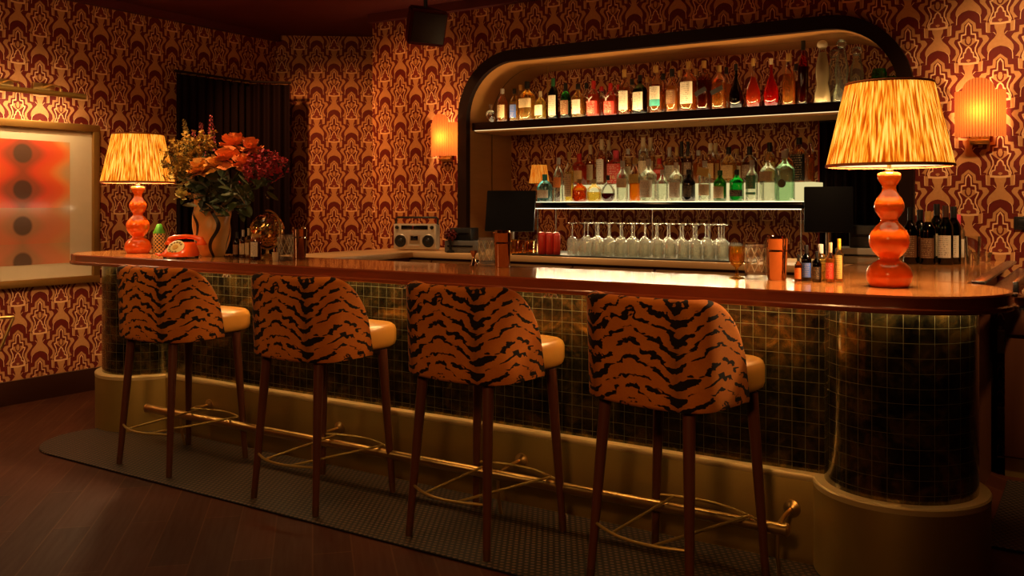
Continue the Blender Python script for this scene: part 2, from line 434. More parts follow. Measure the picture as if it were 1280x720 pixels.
# cornice and baseboards
mb = MB().box((-1.1, YB-.03, ZC-.035), (8.2, .06, .07)); structure('trim_4', mb, M_CEIL)
mb = MB().box((XL+.03, 1.55, ZC-.03), (.06, 9.1, .06)); structure('trim_5', mb, M_CEIL)
mb = MB().box((XL+.012, 1.55, .085), (.024, 9.1, .17)); structure('baseboard_left', mb, M_DARKWOOD)

# ------------------------------------------------------------------ the bar
PLX, PRX, PY = -5.29, -.664, 3.79       # centres of the two round end columns
YT, YP, HP = 3.745, 3.705, .357
ZB0, ZB1 = 1.050, 1.113
bar = thing('tiled_bar', 'long bar front of dark mirror tiles with gold plinth and round tiled end columns', 'bar', ((PLX+PRX)/2, PY, 0))
bx = (PLX+PRX)/2
def rel(p): return (p[0]-bx, p[1]-PY, p[2] if len(p) > 2 else 0)
a, b = rel((PLX, YT)), rel((PRX, YT)); L = b[0]-a[0]
mb = MB(); mb.quad((a[0], a[1], HP-.02), (b[0], b[1], HP-.02), (b[0], b[1], ZB0+.01), (a[0], a[1], ZB0+.01), [(0, 0), (L, 0), (L, .71), (0, .71)])
mb.box(((a[0]+b[0])/2, .135, .70), (L-.02, .30, .68))
mb.build('tiled_panel', M_TILE, bar, False)
for cx in (PLX, PRX):
    c = rel((cx, PY))
    mb = MB(); R = .275
    def fn(u, v): 
        an = -2*PI*u+PI/2
        return (c[0]+R*math.cos(an), c[1]+R*math.sin(an), HP-.02+v*(ZB0+.01-HP+.02)), (u*2*PI*R, v*.713)
    mb.grid(fn, 64, 1); mb.build('tiled_column', M_TILE, bar)
    mb = MB(); mb.lathe([(.315, 0), (.315, HP-.012), (.312, HP), (.27, HP)], (c[0], c[1], 0), 64, close=False)
    pc = mb.build('plinth_column', M_BRASS2, bar, angle=30)
    mb = MB(); mb.lathe([(.3165, HP-.024), (.3185, HP-.004), (.314, HP+.003), (.274, HP+.003)], (c[0], c[1], 0), 64, close=False); mb.build('rim', M_RIM, pc, angle=30)
mb = MB(); mb.box(((a[0]+b[0])/2, YP+.04-PY, HP/2), (L, .08, HP), bev=.004); pl = mb.build('plinth', M_BRASS2, bar)
mb = MB(); mb.box(((a[0]+b[0])/2, YP+.018-PY, HP-.010), (L-.6, .050, .030), bev=.010); mb.build('rim', M_RIM, pl)
# warm light strip tucked under the counter overhang
ms = MB().box(((a[0]+b[0])/2, YT-.10-PY, ZB0-.006), (L-.75, .018, .01)); ms.build('light_strip', emis('under_counter_led', (1, .66, .27), 20), bar, False)
for cx in (PLX, PRX):
    pts = [(cx-bx+.302*math.cos(t), .302*math.sin(t), ZB0-.0045) for t in [PI+.25+i*(PI-.3)/20 for i in range(21)]]
    MB().tube(pts, .004, 6).build('light_strip', emis('under_counter_led', (1, .66, .27), 20), bar)

# counter top: a straight board with round ends
LXC, RXC, RC = -5.42, -.664, .388
phi = math.asin((4.0-PY)/RC); K = 28
outl = [(LXC+RC*math.cos(phi+(1.5*PI-phi)*i/K), PY+RC*math.sin(phi+(1.5*PI-phi)*i/K)) for i in range(K+1)]
outl += [(RXC+RC*math.cos(-PI/2+(1.5*PI-phi)*i/K), PY+RC*math.sin(-PI/2+(1.5*PI-phi)*i/K)) for i in range(K+1)]
ct = thing('bar_counter', 'long glossy reddish wood bar counter top with rounded ends over the tiled front', 'counter top', (bx, PY, ZB0))
ol = [(x-bx, y-PY) for x, y in outl]
mb = MB(); loft(mb, ol, [(-.012, .005), (-.012, ZB1-ZB0)]); mb.build('top_board', M_BARTOP, ct, angle=30)
mb = MB(); loft(mb, ol, [(-.02, 0), (.004, 0), (.008, .004), (.008, .016), (.001, .021), (0, .026), (0, ZB1-ZB0-.006), (-.004, ZB1-ZB0+.0005), (-.013, ZB1-ZB0+.0005)])
mb.f = [f for f in mb.f if len(f) <= 4]; mb.build('edge_band', M_BAREDGE, ct, angle=30)

MB().box((RXC+RC-bx+.002, .02, .052), (.022, .05, .014), bev=.004).build('end_catch', M_STEEL, ct)
MB().box((RXC+RC-bx+.004, .02, .008), (.022, .06, .012), bev=.004).build('end_catch', M_STEEL, ct)
# foot rail
fr = thing('foot_rail', 'round brass foot rail along the base of the bar', 'foot rail', (-2.95, 3.5, 0))
mb = MB(); mb.tube([(-1.93, 0, .195), (1.93, 0, .195)], .0235, 20); mb.lathe([(0, 0), (.026, 0), (.026, .01), (.02, .016), (0, .018)], M=Matrix.Translation((1.93, 0, .195)) @ Matrix.Rotation(PI/2, 4, 'Y'))
mb.lathe([(0, 0), (.026, 0), (.026, .01), (.02, .016), (0, .018)], M=Matrix.Translation((-1.93, 0, .195)) @ Matrix.Rotation(-PI/2, 4, 'Y')); mb.build('rail', M_BRASS, fr)
for x in (-1.62, -.55, .62, 1.90):
    mb = MB(); mb.tube([(x, .205, .215), (x, .10, .215), (x, .03, .205), (x, 0, .195)], .009, 10)
    mb.lathe([(0, 0), (.034, 0), (.034, .006), (.02, .012), (.010, .02), (0, .02)], M=Matrix.Translation((x, .204, .215)) @ Matrix.Rotation(PI/2, 4, 'X'))
    mb.tube([(x, 0, .175), (x, .005, .09), (x, .03, .0)], .008, 10); mb.build('bracket', M_BRASS, fr)

# purse hooks under the counter edge
hook0 = None
for i, (px, py) in enumerate(((285, 344), (508, 357), (690, 367), (815, 377))):
    x, y = on_y(px, 3.46)
    lab = ['white double purse hook under the counter beside the leftmost stool back', 'white double purse hook above the left corner of the second stool from the right',
           'white double purse hook under the counter between the two right stools', 'white double purse hook under the counter behind the rightmost stool back'][i]
    if hook0 is None:
        pts = [(.030*(k/6-1)*1.0, 0, -.012-.010*math.cos(k/6*2*PI*1.0)) for k in range(13)]
        hook0 = MB().tube([(p[0]*1.1, p[1]-.01, p[2]) for p in pts], .0035, 6).box((0, 0, -.004), (.02, .02, .008)).build('purse_hook', M_WHITE); o = hook0
    else: o = hook0.copy(); COL.objects.link(o)
    o.location = (x, y, ZB0+.001); tag(o, lab, 'hook', 'purse hooks under the counter')

# rubber mats
def mat_outline(x0, x1, y0, y1, k=14):
    r = (y1-y0)/2; yc = (y0+y1)/2
    return [(x0+r+r*math.cos(PI/2+PI*i/k), yc+r*math.sin(PI/2+PI*i/k)) for i in range(k+1)]+[(x1, y0), (x1, y1)]
mb = MB(); loft(mb, mat_outline(-5.42, .9, 2.98, 3.69), [(-.004, 0), (0, .002), (0, .009), (-.004, .012)])
M_RUB = rubber_mat(); tag(mb.build('rubber_mat', M_RUB, angle=30), 'black perforated rubber mat with round end under the stools along the bar', 'mat')
mb = MB(); loft(mb, [(-.42, 4.3), (2.2, 4.3), (2.2, 5.38), (-.42, 5.38)], [(-.004, 0), (0, .002), (0, .009), (-.004, .012)])
tag(mb.build('rubber_mat', M_RUB, angle=30), 'black perforated rubber mat on the floor behind the bar at right', 'mat')

# ------------------------------------------------------------------ counters behind the bar
HC = 1.089
bc = thing('back_counter', 'light wood counter under the bottle shelves with drawers facing the bar', 'counter', (-2.92, 5.55, 0))
MB().box((0, -.005, HC-.02), (3.55, .685, .04), bev=.004).build('worktop', M_OAK, bc)
MB().box((0, .025, (HC-.04)/2), (3.5, .60, HC-.04)).build('carcass', M_CAB, bc, False)
for i in range(6):
    dr = MB().box((-1.45+.58*i, -.283, HC-.15), (.56, .02, .18), bev=.004).build('drawer', M_OAK, bc)
    MB().box((-1.45+.58*i, -.30, HC-.15), (.14, .016, .012), bev=.003).build('handle', M_BRASS, dr)
la = thing('counter_return', 'light wood counter return at the left joining the bar to the papered wall', 'counter', (-4.45, 4.605, 0))
MB().box((.0, 0, HC-.02), (.50, 1.195, .04), bev=.004).build('worktop', M_OAK, la)
MB().box((.0, .03, (HC-.04)/2), (.44, 1.12, HC-.04)).build('carcass', M_CAB, la, False)
ra = thing('counter_return', 'glossy wood counter return at the right where wine bottles stand behind the big lamp', 'counter', (-.80, 4.95, 0))
ro = [(-1.13, 4.003)]+[(RXC+(RC+.003)*math.cos(t), PY+(RC+.003)*math.sin(t)) for t in [PI-phi-(PI-phi-1.05)*i/10 for i in range(11)]]+[(-.47, 5.885), (-1.13, 5.885)]
MB().prism([(x+.80, y-4.95) for x, y in ro], ZB1-.038, ZB1-.001).build('worktop', M_BARTOP, ra)
MB().box((0, .12, (ZB1-.04)/2), (.58, 1.60, ZB1-.04)).build('carcass', M_CAB, ra, False)
tr = thing('drip_rail', 'stainless steel drip rail along the right side of the counter return', 'drip rail', (-.440, 4.95, ZB1))
MB().box((.012, 0, .003), (.05, 1.6, .012), bev=.003).build('inner_lip', M_STEEL, tr)
MB().box((.09, 0, -.035), (.10, 1.6, .008)).build('tray', M_STEEL, tr)
MB().box((.145, 0, -.012), (.022, 1.6, .05), bev=.004).build('outer_lip', M_STEEL, tr)
cb = thing('base_cabinet', 'dark wood base cabinet with drawers at far right behind the bar', 'cabinet', (.56, 5.68, 0))
MB().box((0, 0, .50), (2.0, .40, .80)).build('carcass', M_CAB, cb, False)
MB().box((0, -.01, .925), (2.06, .44, .045), bev=.004).build('worktop', M_BAREDGE, cb)
MB().box((0, .0, .06), (2.0, .38, .12)).build('toe_kick', M_BRASS2, cb, False)
for i in range(4):
    dr = MB().box((-.76+.5*i, -.209, .82), (.48, .018, .14), bev=.003).build('drawer', M_CAB, cb)
    MB().box((-.76+.5*i, -.225, .83), (.12, .014, .012), bev=.003).build('handle', M_BRASS, dr)
    MB().box((-.76+.5*i, -.209, .42), (.48, .018, .62), bev=.003).build('door', M_CAB, cb)

# ------------------------------------------------------------------ bottle shelves
us = thing('upper_shelf', 'upper dark bottle shelf across the arched niche with lit front lip', 'shelf', ((NX0+NX1)/2, 6.2, 2.015))
MB().box((0, .0, .03), (NX1-NX0-.01, .56, .06), bev=.003).build('board', M_TRIM, us)
MB().box((0, -.262, -.002), (NX1-NX0-.04, .012, .004)).build('front_light_strip', emis('shelf_led', (1, .66, .30), .7), us, False)
MB().box((0, -.05, -.010), (NX1-NX0-.04, .40, .014)).build('underside', M_VENEER, us, False)
M_LEDTOP = emis('bottle_led', (1, .74, .40), 2.2)
MB().box((0, -.19, .0615), (NX1-NX0-.25, .10, .003)).build('bottle_light', M_LEDTOP, us, False)
for x in (-1.05, -.02):
    MB().tube([(x, .0, .06), (x, .0, .50)], .003, 6).build('hanging_rod', M_BRASS2, us)
LS0, LS1 = -3.62, -1.60
ls = thing('lower_shelf', 'lower black bottle shelf with glowing pale step behind the front bottles', 'shelf', ((LS0+LS1)/2, 6.15, 1.40))
lw = LS1-LS0
MB().box((0, 0, .027), (lw, .56, .045), bev=.003).build('board', M_BLACK2, ls)
MB().box((0, -.272, .002), (lw-.02, .012, .005)).build('front_light_strip', emis('shelf_led2', (1, .80, .48), 1.5), ls, False)
M_RISER = emis('riser_glow', (1, .82, .36), .40)
MB().box((.04, .14, .115), (lw-.10, .24, .132)).build('light_step', M_RISER, ls, False)
MB().box((0, -.16, .0505), (lw-.06, .16, .003)).build('bottle_light', M_LEDTOP, ls, False)
for x in (-lw/2+.02, -lw/2+.18, -.05, lw/2-.03):
    MB().tube([(x, -.2, -.31), (x, -.2, .005)], .006, 8).build('post', M_STEEL, ls)

# the strips' own light: up to the niche ceiling from behind the top shelf lip, down onto the upturned glasses, up through the bottles
lamp_obj('shelf_uplight', 'AREA', ((NX0+NX1)/2, 5.93, 2.080), 5.5, (1, .60, .24), 2.7, ((NX0+NX1)/2, 5.93, 2.6), size_y=.02)
lamp_obj('shelf_downlight', 'AREA', ((LS0+LS1)/2, 5.90, 1.395), 7.0, (1, .72, .38), 1.95, ((LS0+LS1)/2, 5.55, .9), size_y=.02)
lamp_obj('shelf_downlight', 'AREA', ((NX0+NX1)/2, 6.0, 2.005), 1.6, (1, .60, .26), 2.7, ((NX0+NX1)/2, 6.2, 1.4), size_y=.02)

# added cloth and red strip imitate a curtain mirrored in the niche back
cu2 = thing('curtain', 'pleated cloth standing in for the mirrored curtain at the right end of the niche', 'curtain', (-1.345, 6.42, 1.09))
M_CURT2 = mat('dark_velvet', (.006, .001, .0016), .8, spec=.15)
MB().grid(lambda u, v: ((-.29+.58*u, .02*math.sin(u*2*PI*9)+.006*math.sin(u*37), .005+v*.90), (u, v)), 160, 4).build('cloth', M_CURT2, cu2, angle=80)
MB().tube([(-.29, 0, .91), (.29, 0, .91)], .010, 8).build('rod', M_TRIM, cu2)
structure('trim_6', MB().box((-1.652, 6.485, 1.55), (.016, .02, .92)), mat('red_strip', (.35, .012, .012), .35))
# ------------------------------------------------------------------ bar stools
def tiger_mat():
    t = NT('tiger_velvet'); s = t.sep(t.coord('UV')); uv = t.coord('UV')
    x = t.math('DIVIDE', s[0], .37); f = t.math('ABSOLUTE', t.math('SUBTRACT', t.math('FRACT', t.math('ADD', x, .5)), .5))      # 0 at the fold line, .5 at the spine
    nz = t.noise(t.scale(uv, (1, 1.4, 1)), 11, 3, .55, .5); nz2 = t.noise(t.scale(uv, (.6, 2.2, 1)), 16, 2, .5, .9); nz3 = t.noise(uv, 140, 2)
    ph = t.math('ADD', t.math('DIVIDE', s[1], .054), t.math('MULTIPLY', t.math('POWER', f, 1.15), 3.9))
    ph = t.math('ADD', ph, t.math('MULTIPLY', t.math('SUBTRACT', nz, .5), 1.9))
    st = t.math('SINE', t.math('MULTIPLY', ph, 2*PI))
    thr = t.math('ADD', t.math('MULTIPLY', t.math('SUBTRACT', nz2, .47), 3.8), .55)
    spine = t.math('MULTIPLY', t.math('SUBTRACT', .13, t.math('SUBTRACT', .5, f)), 7.0, clamp=True)
    thr = t.math('SUBTRACT', thr, t.math('MULTIPLY', spine, 1.2))
    m = t.math('MULTIPLY', t.math('ADD', t.math('SUBTRACT', st, thr), .08), 5, clamp=True)
    m = t.math('MAXIMUM', m, t.math('MULTIPLY', spine, t.math('MULTIPLY', nz, 1.0)))
    base = t.mix(nz, (.46, .115, .012), (.68, .23, .022)); base = t.mix(t.math('MULTIPLY', nz3, .4), base, (.28, .06, .008))
    col = t.mix(m, base, (.010, .006, .006))
    return t.done(t.bsdf(col, .75, spec=.15, sheen=.04, normal=t.bump(nz3, .25, .002)))
M_TIGER = tiger_mat()
M_LEATHER = mat('mustard_leather', (.60, .27, .045), .26, spec=.55)
M_FERR = mat('dark_ferrule', (.14, .06, .025), .4, .6)
def stool():
    r = thing('bar_stool', '', 'bar stool', (0, 0, 0))
    # backrest: a wrapped shell, swept round the rear with wings falling towards the front
    W, YR, R, WL, T, ZB, ZT = .275, -.255, .13, .205, .055, .695, 1.088
    path = []
    n1, n2, n3 = 10, 10, 16
    for i in range(n1+1): path.append(((-W, YR+R+WL-WL*i/n1), (-1, 0)))
    for i in range(1, n2+1):
        a = PI+PI/2*i/n2; path.append(((-W+R+R*math.cos(a), YR+R+R*math.sin(a)), (math.cos(a), math.sin(a))))
    for i in range(1, n3+1):
        path.append(((-W+R+(2*W-2*R)*i/n3, YR-.012*math.sin(PI*i/n3)), (0, -1)))
    left = path[:n1+n2+1]
    path += [((-x, y), (-nx, ny)) for (x, y), (nx, ny) in left[::-1][1:]]
    s = 0; S = [0]
    for (p, _), (q, _) in zip(path, path[1:]): s += math.dist(p, q); S.append(s)
    tot = S[-1]; V = []; U = []; F = []; k = 0
    for (p, nn), sv in zip(path, S):
        e = min(sv, tot-sv)                        # distance from the wing tip
        d = max(0, WL+.06-e)/(WL+.06)
        zt = ZB+.06+(ZT-ZB-.06)*math.sqrt(max(0, 1-d**2.3))
        prof = [(-.004, ZB), (.0, ZB+.012)]
        for q in range(1, 8): prof.append((0, ZB+.012+(zt-.028-ZB-.012)*q/8))
        for q in range(0, 7):
            a = PI*q/6; prof.append((-T/2+T/2*math.cos(a), zt-.028+.028*math.sin(a)))
        for q in range(1, 5): prof.append((-T, zt-.028-(zt-.028-ZB)*q/4))
        tp = 1-.35*max(0, 1-e/.03)
        for (o_, z) in prof:
            lean = -.018*max(0, (z-ZB)/.39)
            V.append((p[0]+nn[0]*(o_*tp), p[1]+nn[1]*(o_*tp)+lean, z)); U.append((sv-tot/2, z if o_ > -.03 else z+.013))
        k = len(prof)
    for i in range(len(path)-1):
        for j in range(k): F.append([i*k+j, i*k+(j+1) % k, (i+1)*k+(j+1) % k, (i+1)*k+j][::-1])
    F.append([j for j in range(k)]); F.append([(len(path)-1)*k+j for j in range(k)][::-1])
    mb = MB(); mb.add(V, F, U); mb.build('backrest', M_TIGER, r, angle=70)
    # cushion
    mb = MB(); bm = bmesh.new()
    def ring(hw, y0, y1, z, e=4.5, k=40):
        o = []
        for i in range(k):
            a = 2*PI*i/k; c, s_ = math.cos(a), math.sin(a); q = (abs(c)**e+abs(s_)**e)**(-1/e)
            o.append((hw*q*c, (y0+y1)/2+(y1-y0)/2*q*s_, z))
        return o
    rings = [(.232, -.19, .318, .712), (.244, -.198, .335, .722), (.249, -.2, .341, .742), (.249, -.2, .341, .796), (.243, -.2, .335, .815), (.232, -.19, .323, .826), (.221, -.18, .313, .825), (.214, -.175, .305, .827), (.12, -.09, .20, .838), (.02, .04, .08, .842)]
    V = []; F = []
    for q in rings: V += ring(*q)
    for j in range(len(rings)-1):
        for i in range(40): F.append([j*40+i, j*40+(i+1) % 40, (j+1)*40+(i+1) % 40, (j+1)*40+i])
    F.append(list(range(40))[::-1]); F.append([(len(rings)-1)*40+i for i in range(40)])
    mb.add(V, F); mb.build('seat_cushion', M_LEATHER, r, angle=60)
    mb = MB()
    for (c, d) in (((0, -.175, .698), (.40, .03, .03)), ((0, .215, .698), (.42, .03, .03)), ((-.205, 0.02, .698), (.03, .40, .03)), ((.205, 0.02, .698), (.03, .40, .03))): mb.box(c, d, bev=.004)
    mb.box((0, .03, .710), (.42, .44, .008)); mb.build('seat_frame', M_TRIM, r)
    feet = {(-1, -1): (-.222, -.232), (1, -1): (.222, -.232), (-1, 1): (-.255, .235), (1, 1): (.255, .235)}
    def lp(k, z):
        fx, fy = feet[k]; tx, ty = k[0]*(.212 if k[1] > 0 else .185), (.205 if k[1] > 0 else -.18); q = z/.705
        return (fx+(tx-fx)*q, fy+(ty-fy)*q, z)
    for k in feet:
        mb = MB(); P = [lp(k, z) for z in (.001, .02, .3, .705)]
        mb.tube(P, [.0145, .0155, .019, .024], 12); lg = mb.build('leg', M_LEG, r, angle=50)
        MB().tube([lp(k, 0), lp(k, .045)], [.0155, .0168], 12).build('ferrule', M_FERR, lg)
    zf = .215
    a, b, c, d = [lp(k, zf) for k in ((-1, -1), (1, -1), (1, 1), (-1, 1))]
    mb = MB()
    def bow(p, q, amt): return [(p[0]+(q[0]-p[0])*i/14, p[1]+(q[1]-p[1])*i/14+amt*math.sin(PI*i/14), zf) for i in range(15)]
    f1 = bow(a, b, -.065); f2 = bow(d, c, .065)
    mb.tube(f1, .006, 8); mb.tube(f2, .006, 8); mb.tube([f1[4], f2[2]], .006, 8); mb.tube([f1[10], f2[12]], .006, 8)
    mb.build('footrest', M_BRASS2, r)
    return r
st0 = stool()
for i, (x, y, rz, lab) in enumerate([
    (-1.375, 3.275, -.20, 'tiger print bar stool with mustard seat, nearest one, in front of the big lamp'),
    (-2.262, 3.285, -.12, 'tiger print bar stool with mustard seat, second from the right end of the bar'),
    (-3.225, 3.285, -.07, 'tiger print bar stool with mustard seat, third from the right end of the bar'),
    (-4.31, 3.30, -.03, 'tiger print bar stool with mustard leather seat, beside the left end of the bar')]):
    o = st0 if i == 0 else copy_tree(st0)
    o.location = (x, y, .012); o.rotation_euler.z = rz; o['label'] = lab; o['group'] = 'tiger print bar stools along the bar'

# ------------------------------------------------------------------ table lamps
def shade_mat():
    t = NT('ikat_shade'); s = t.sep(t.coord())
    an = t.math('ARCTAN2', s[1], s[0]); z = s[2]
    k = t.math('MULTIPLY', an, 36/(2*PI)); tri = t.math('PINGPONG', k, 1.0)
    zz = t.math('ADD', t.math('MULTIPLY', z, 12.0), t.math('MULTIPLY', tri, 1.9))
    v = t.comb(t.math('MULTIPLY', an, 26), zz, 0)
    n1 = t.noise(v, .85, 2, .5, .1); n2 = t.noise(t.comb(t.math('MULTIPLY', an, 90), t.math('MULTIPLY', z, 5), 3), 1.0, 2)
    f = t.math('ADD', t.math('MULTIPLY', n1, .85), t.math('MULTIPLY', n2, .30))
    col = t.ramp(f, [(.43, (.36, .055, .003)), (.53, (.66, .17, .008)), (.60, (.88, .43, .05)), (.72, (.97, .74, .24))])
    tl = t.n('BsdfTranslucent'); t.put(tl.inputs[0], col); df = t.n('BsdfDiffuse'); t.put(df.inputs[0], col)
    em = t.n('Emission'); t.put(em.inputs[0], t.mix(1.0, col, (1, .80, .50), 'MULTIPLY')); em.inputs[1].default_value = .26  # glow put into the cloth in place of light coming through it
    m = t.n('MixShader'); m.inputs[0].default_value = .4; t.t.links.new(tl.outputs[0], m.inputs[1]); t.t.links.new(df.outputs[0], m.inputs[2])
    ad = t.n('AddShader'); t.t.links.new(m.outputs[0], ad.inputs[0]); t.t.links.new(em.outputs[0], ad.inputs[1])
    return t.done(ad.outputs[0])
M_SHADE = shade_mat()
M_LINING = emis('shade_lining', (1, .74, .36), .8)  # lining glows by itself in place of bulb light falling on it
M_BULB = emis('bulb', (1, .72, .38), 12)
def table_lamp(loc, sc, label, watts):
    r = thing('table_lamp', label, 'lamp', loc, 0, 'orange table lamps on the bar'); r.scale = (sc,)*3
    P = [(.0, 0), (.066, 0), (.072, .002), (.076, .012), (.083, .026), (.086, .042), (.083, .060), (.074, .078), (.060, .092), (.045, .100), (.037, .106), (.037, .112), (.046, .120), (.060, .136), (.071, .155), (.0755, .175), (.073, .196), (.064, .216), (.049, .234), (.036, .246), (.031, .256), (.033, .264), (.042, .276), (.051, .292), (.0555, .308), (.054, .324), (.046, .342), (.034, .358), (.027, .370), (.0245, .382), (.026, .390), (.034, .402), (.041, .414), (.0435, .426), (.041, .438), (.030, .443), (0, .443)]
    MB().lathe(P, seg=48).build('lamp_base', M_ORANGE, r, angle=70)
    MB().lathe([(.0, .443), (.016, .443), (.016, .452), (.008, .456), (.008, .53), (.014, .535), (.014, .58), (0, .58)], seg=16).build('stem', M_BRASS, r)
    z0, z1, r0, r1 = .465, .785, .232, .160
    sh = MB()
    N = 144
    sh.lathe([(r0, z0), (r0*.75+r1*.25, z0+.08), (r0*.5+r1*.5, z0+.16), (r0*.25+r1*.75, z0+.24), (r1, z1)], seg=N, close=False)
    V = []                                                   # gathered pleats: ripple every other rib outwards
    for q, v in enumerate(sh.v):
        f = 1+(.006 if q % 2 else -.006); V.append((v[0]*f, v[1]*f, v[2]))
    sh.v = V
    so = sh.build('lamp_shade', M_SHADE, r, angle=80)
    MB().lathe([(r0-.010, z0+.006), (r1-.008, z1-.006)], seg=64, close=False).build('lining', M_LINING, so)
    M_TAPE = mat('shade_tape', (.30, .07, .012), .7)
    MB().lathe([(r0+.0015, z0-.003), (r0+.0035, z0), (r0+.0015, z0+.008), (r0-.006, z0+.008), (r0-.006, z0-.003)], seg=96, close=False).build('trim', M_TAPE, so)
    MB().lathe([(r1+.0015, z1-.006), (r1+.003, z1), (r1+.001, z1+.003), (r1-.006, z1+.003), (r1-.006, z1-.006)], seg=96, close=False).build('trim', M_TAPE, so)
    MB().lathe([(0, .58), (.018, .585), (.030, .61), (.030, .635), (.018, .655), (0, .662)], seg=20).build('bulb', M_BULB, r)
    for z, e in ((.60, watts), ):
        l = lamp_obj('lamp_light', 'POINT', (loc[0], loc[1], loc[2]+z*sc), e, WARM2, .045*sc); l.parent = None
        l.data.shadow_soft_size = .05
    return r
table_lamp((-.70, 3.785, ZB1+.0005), 1.0, 'big orange table lamp with glowing ikat shade at the right end of the bar', 60)
table_lamp((-5.32, 3.74, ZB1+.0005), .99, 'orange table lamp with glowing ikat shade at the far left end beside the flowers', 50)

# ------------------------------------------------------------------ wall sconces
def sconce_mat():
    t = NT('pleated_sconce'); s = t.sep(t.coord('UV'))
    f = t.math('FRACT', t.math('MULTIPLY', s[0], 26)); st = t.math('SUBTRACT', 1.0, t.math('MULTIPLY', t.math('LESS_THAN', f, .28), .72))
    col = t.mix(st, (.26, .035, .005), (.80, .24, .045))
    tl = t.n('BsdfTranslucent'); t.put(tl.inputs[0], t.mix(1.0, col, (.26, .20, .15), 'MULTIPLY')); df = t.n('BsdfDiffuse'); t.put(df.inputs[0], col)
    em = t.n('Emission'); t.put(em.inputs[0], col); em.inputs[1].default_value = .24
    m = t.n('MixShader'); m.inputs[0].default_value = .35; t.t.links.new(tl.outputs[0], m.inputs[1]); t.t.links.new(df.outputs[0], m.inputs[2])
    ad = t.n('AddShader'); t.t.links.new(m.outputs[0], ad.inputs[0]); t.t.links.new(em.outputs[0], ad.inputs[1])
    return t.done(ad.outputs[0])
M_SC = sconce_mat()
def sconce(x, z, label):
    r = thing('wall_sconce', label, 'wall lamp', (x, YB, z), 0, 'pleated wall sconces beside the bottle niche')
    W, D, Hs = .132, .105, .275
    def top(u):
        q = abs(math.cos(PI*(1-u)))
        return Hs-.010 if q > .62 else Hs-.006+.064*math.sqrt(1-(q/.62)**2)
    def fn(u, v):
        a = PI*(1-u); x_ = W*math.cos(a)*1.0; y_ = -.012-D*max(0, math.sin(a))**.8+.0022*math.cos(u*52*PI)
        return (x_, y_, v*top(u)), (u, v)
    MB().grid(fn, 156, 10).build('lamp_shade', M_SC, r, angle=80)
    MB().box((0, -.02, .01), (.10, .03, .10), bev=.006).tube([(0, -.03, .0), (0, -.06, .0), (0, -.06, .06)], .007, 10).box((0, -.035, -.022), (.10, .06, .016), bev=.004).build('bracket', M_BRASS, r)
    MB().lathe([(0, .06), (.014, .065), (.02, .09), (.014, .115), (0, .122)], c=(0, -.06, 0), seg=16).build('bulb', M_BULB, r)
    lamp_obj('sconce_light', 'POINT', (x, YB-.060, z+.15), 5.0, WARM2, .03)
sconce(-4.405, 1.815, 'pleated amber wall sconce between the corner and the niche, above the boombox')
sconce(-.598, 1.815, 'pleated amber wall sconce to the right of the niche, above the wine bottles')

# ------------------------------------------------------------------ framed picture and its light on the left wall
def art_mat():
    t = NT('abstract_print'); s = t.sep(t.coord('UV'))     # u along the wall in metres from the right edge (negative), v up from the bottom
    u, v = s[0], s[1]; P = .262
    fv = t.math('SUBTRACT', t.math('FRACT', t.math('ADD', t.math('DIVIDE', v, P), .42)), .5); row = t.math('FLOOR', t.math('ADD', t.math('DIVIDE', v, P), .42))
    fu = t.math('SUBTRACT', t.math('FRACT', t.math('DIVIDE', t.math('ADD', u, .36+.41), .82)), .5)
    du = t.math('MULTIPLY', fu, .82); dv = t.math('MULTIPLY', fv, P)
    r = t.math('SQRT', t.math('ADD', t.math('MULTIPLY', du, du), t.math('MULTIPLY', dv, dv)))
    wn = t.n('TexWhiteNoise', noise_dimensions='1D'); t.put(wn.inputs['W'], t.math('ADD', row, 3.3))
    halo = t.math('ADD', t.math('ABSOLUTE', du), t.math('MULTIPLY', t.math('SUBTRACT', 1.0, t.math('COSINE', t.math('MULTIPLY', fv, 2*PI))), .055))
    nz = t.noise(t.coord('UV'), 2.5, 2)
    bgc = t.mix(t.math('MULTIPLY', t.math('ADD', fv, .5), 1.0, clamp=True), (.55, .24, .10), (.42, .28, .13))
    c = t.ramp(t.math('ADD', t.math('MULTIPLY', halo, 1.9), t.math('MULTIPLY', t.math('SUBTRACT', nz, .5), .12)), [(.22, (.28, .055, .022)), (.36, (.62, .06, .02)), (.56, (.72, .10, .02)), (.70, (.70, .24, .06)), (.85, (.50, .30, .13))])
    c = t.mix(t.math('MULTIPLY', t.math('GREATER_THAN', wn.outputs[0], .72), .55), c, bgc)
    dot = t.math('MULTIPLY', t.math('SUBTRACT', .078, r), 60, clamp=True)
    c = t.mix(dot, c, t.mix(wn.outputs[0], (.07, .020, .010), (.11, .055, .030)))
    return t.done(t.bsdf(c, .45, coat=.35, coat_r=.10))
py1 = on_x(124.5, XL+.04, 157)[1]; pz1 = on_x(124.5, XL+.04, 157)[2]; pz0 = on_x(120, XL+.04, 352.5)[2]; py0 = py1-1.75
ph = pz1-pz0
pf = thing('framed_picture', 'large framed abstract print of orange bands and dark dots on left wall', 'picture', (XL+.005, (py0+py1)/2, pz0))
hw = (py1-py0)/2; fw = .055
M_GILT = mat('gilt_frame', (.30, .145, .03), .38, .6)
mb = MB()
for (c, d) in (((.022, 0, ph-fw/2), (.044, 2*hw, fw)), ((.022, 0, fw/2), (.044, 2*hw, fw)), ((.022, hw-fw/2, ph/2), (.0438, fw-.0004, ph-2*fw+.012)), ((.022, -hw+fw/2, ph/2), (.0438, fw-.0004, ph-2*fw+.012))): mb.box(c, d, bev=.005)
mb.build('frame', M_GILT, pf)
MB().box((.010, 0, ph/2), (.014, 2*hw-.06, ph-.06)).build('mount', mat('cream_mount', (.60, .47, .30), .6, coat=.3), pf, False)
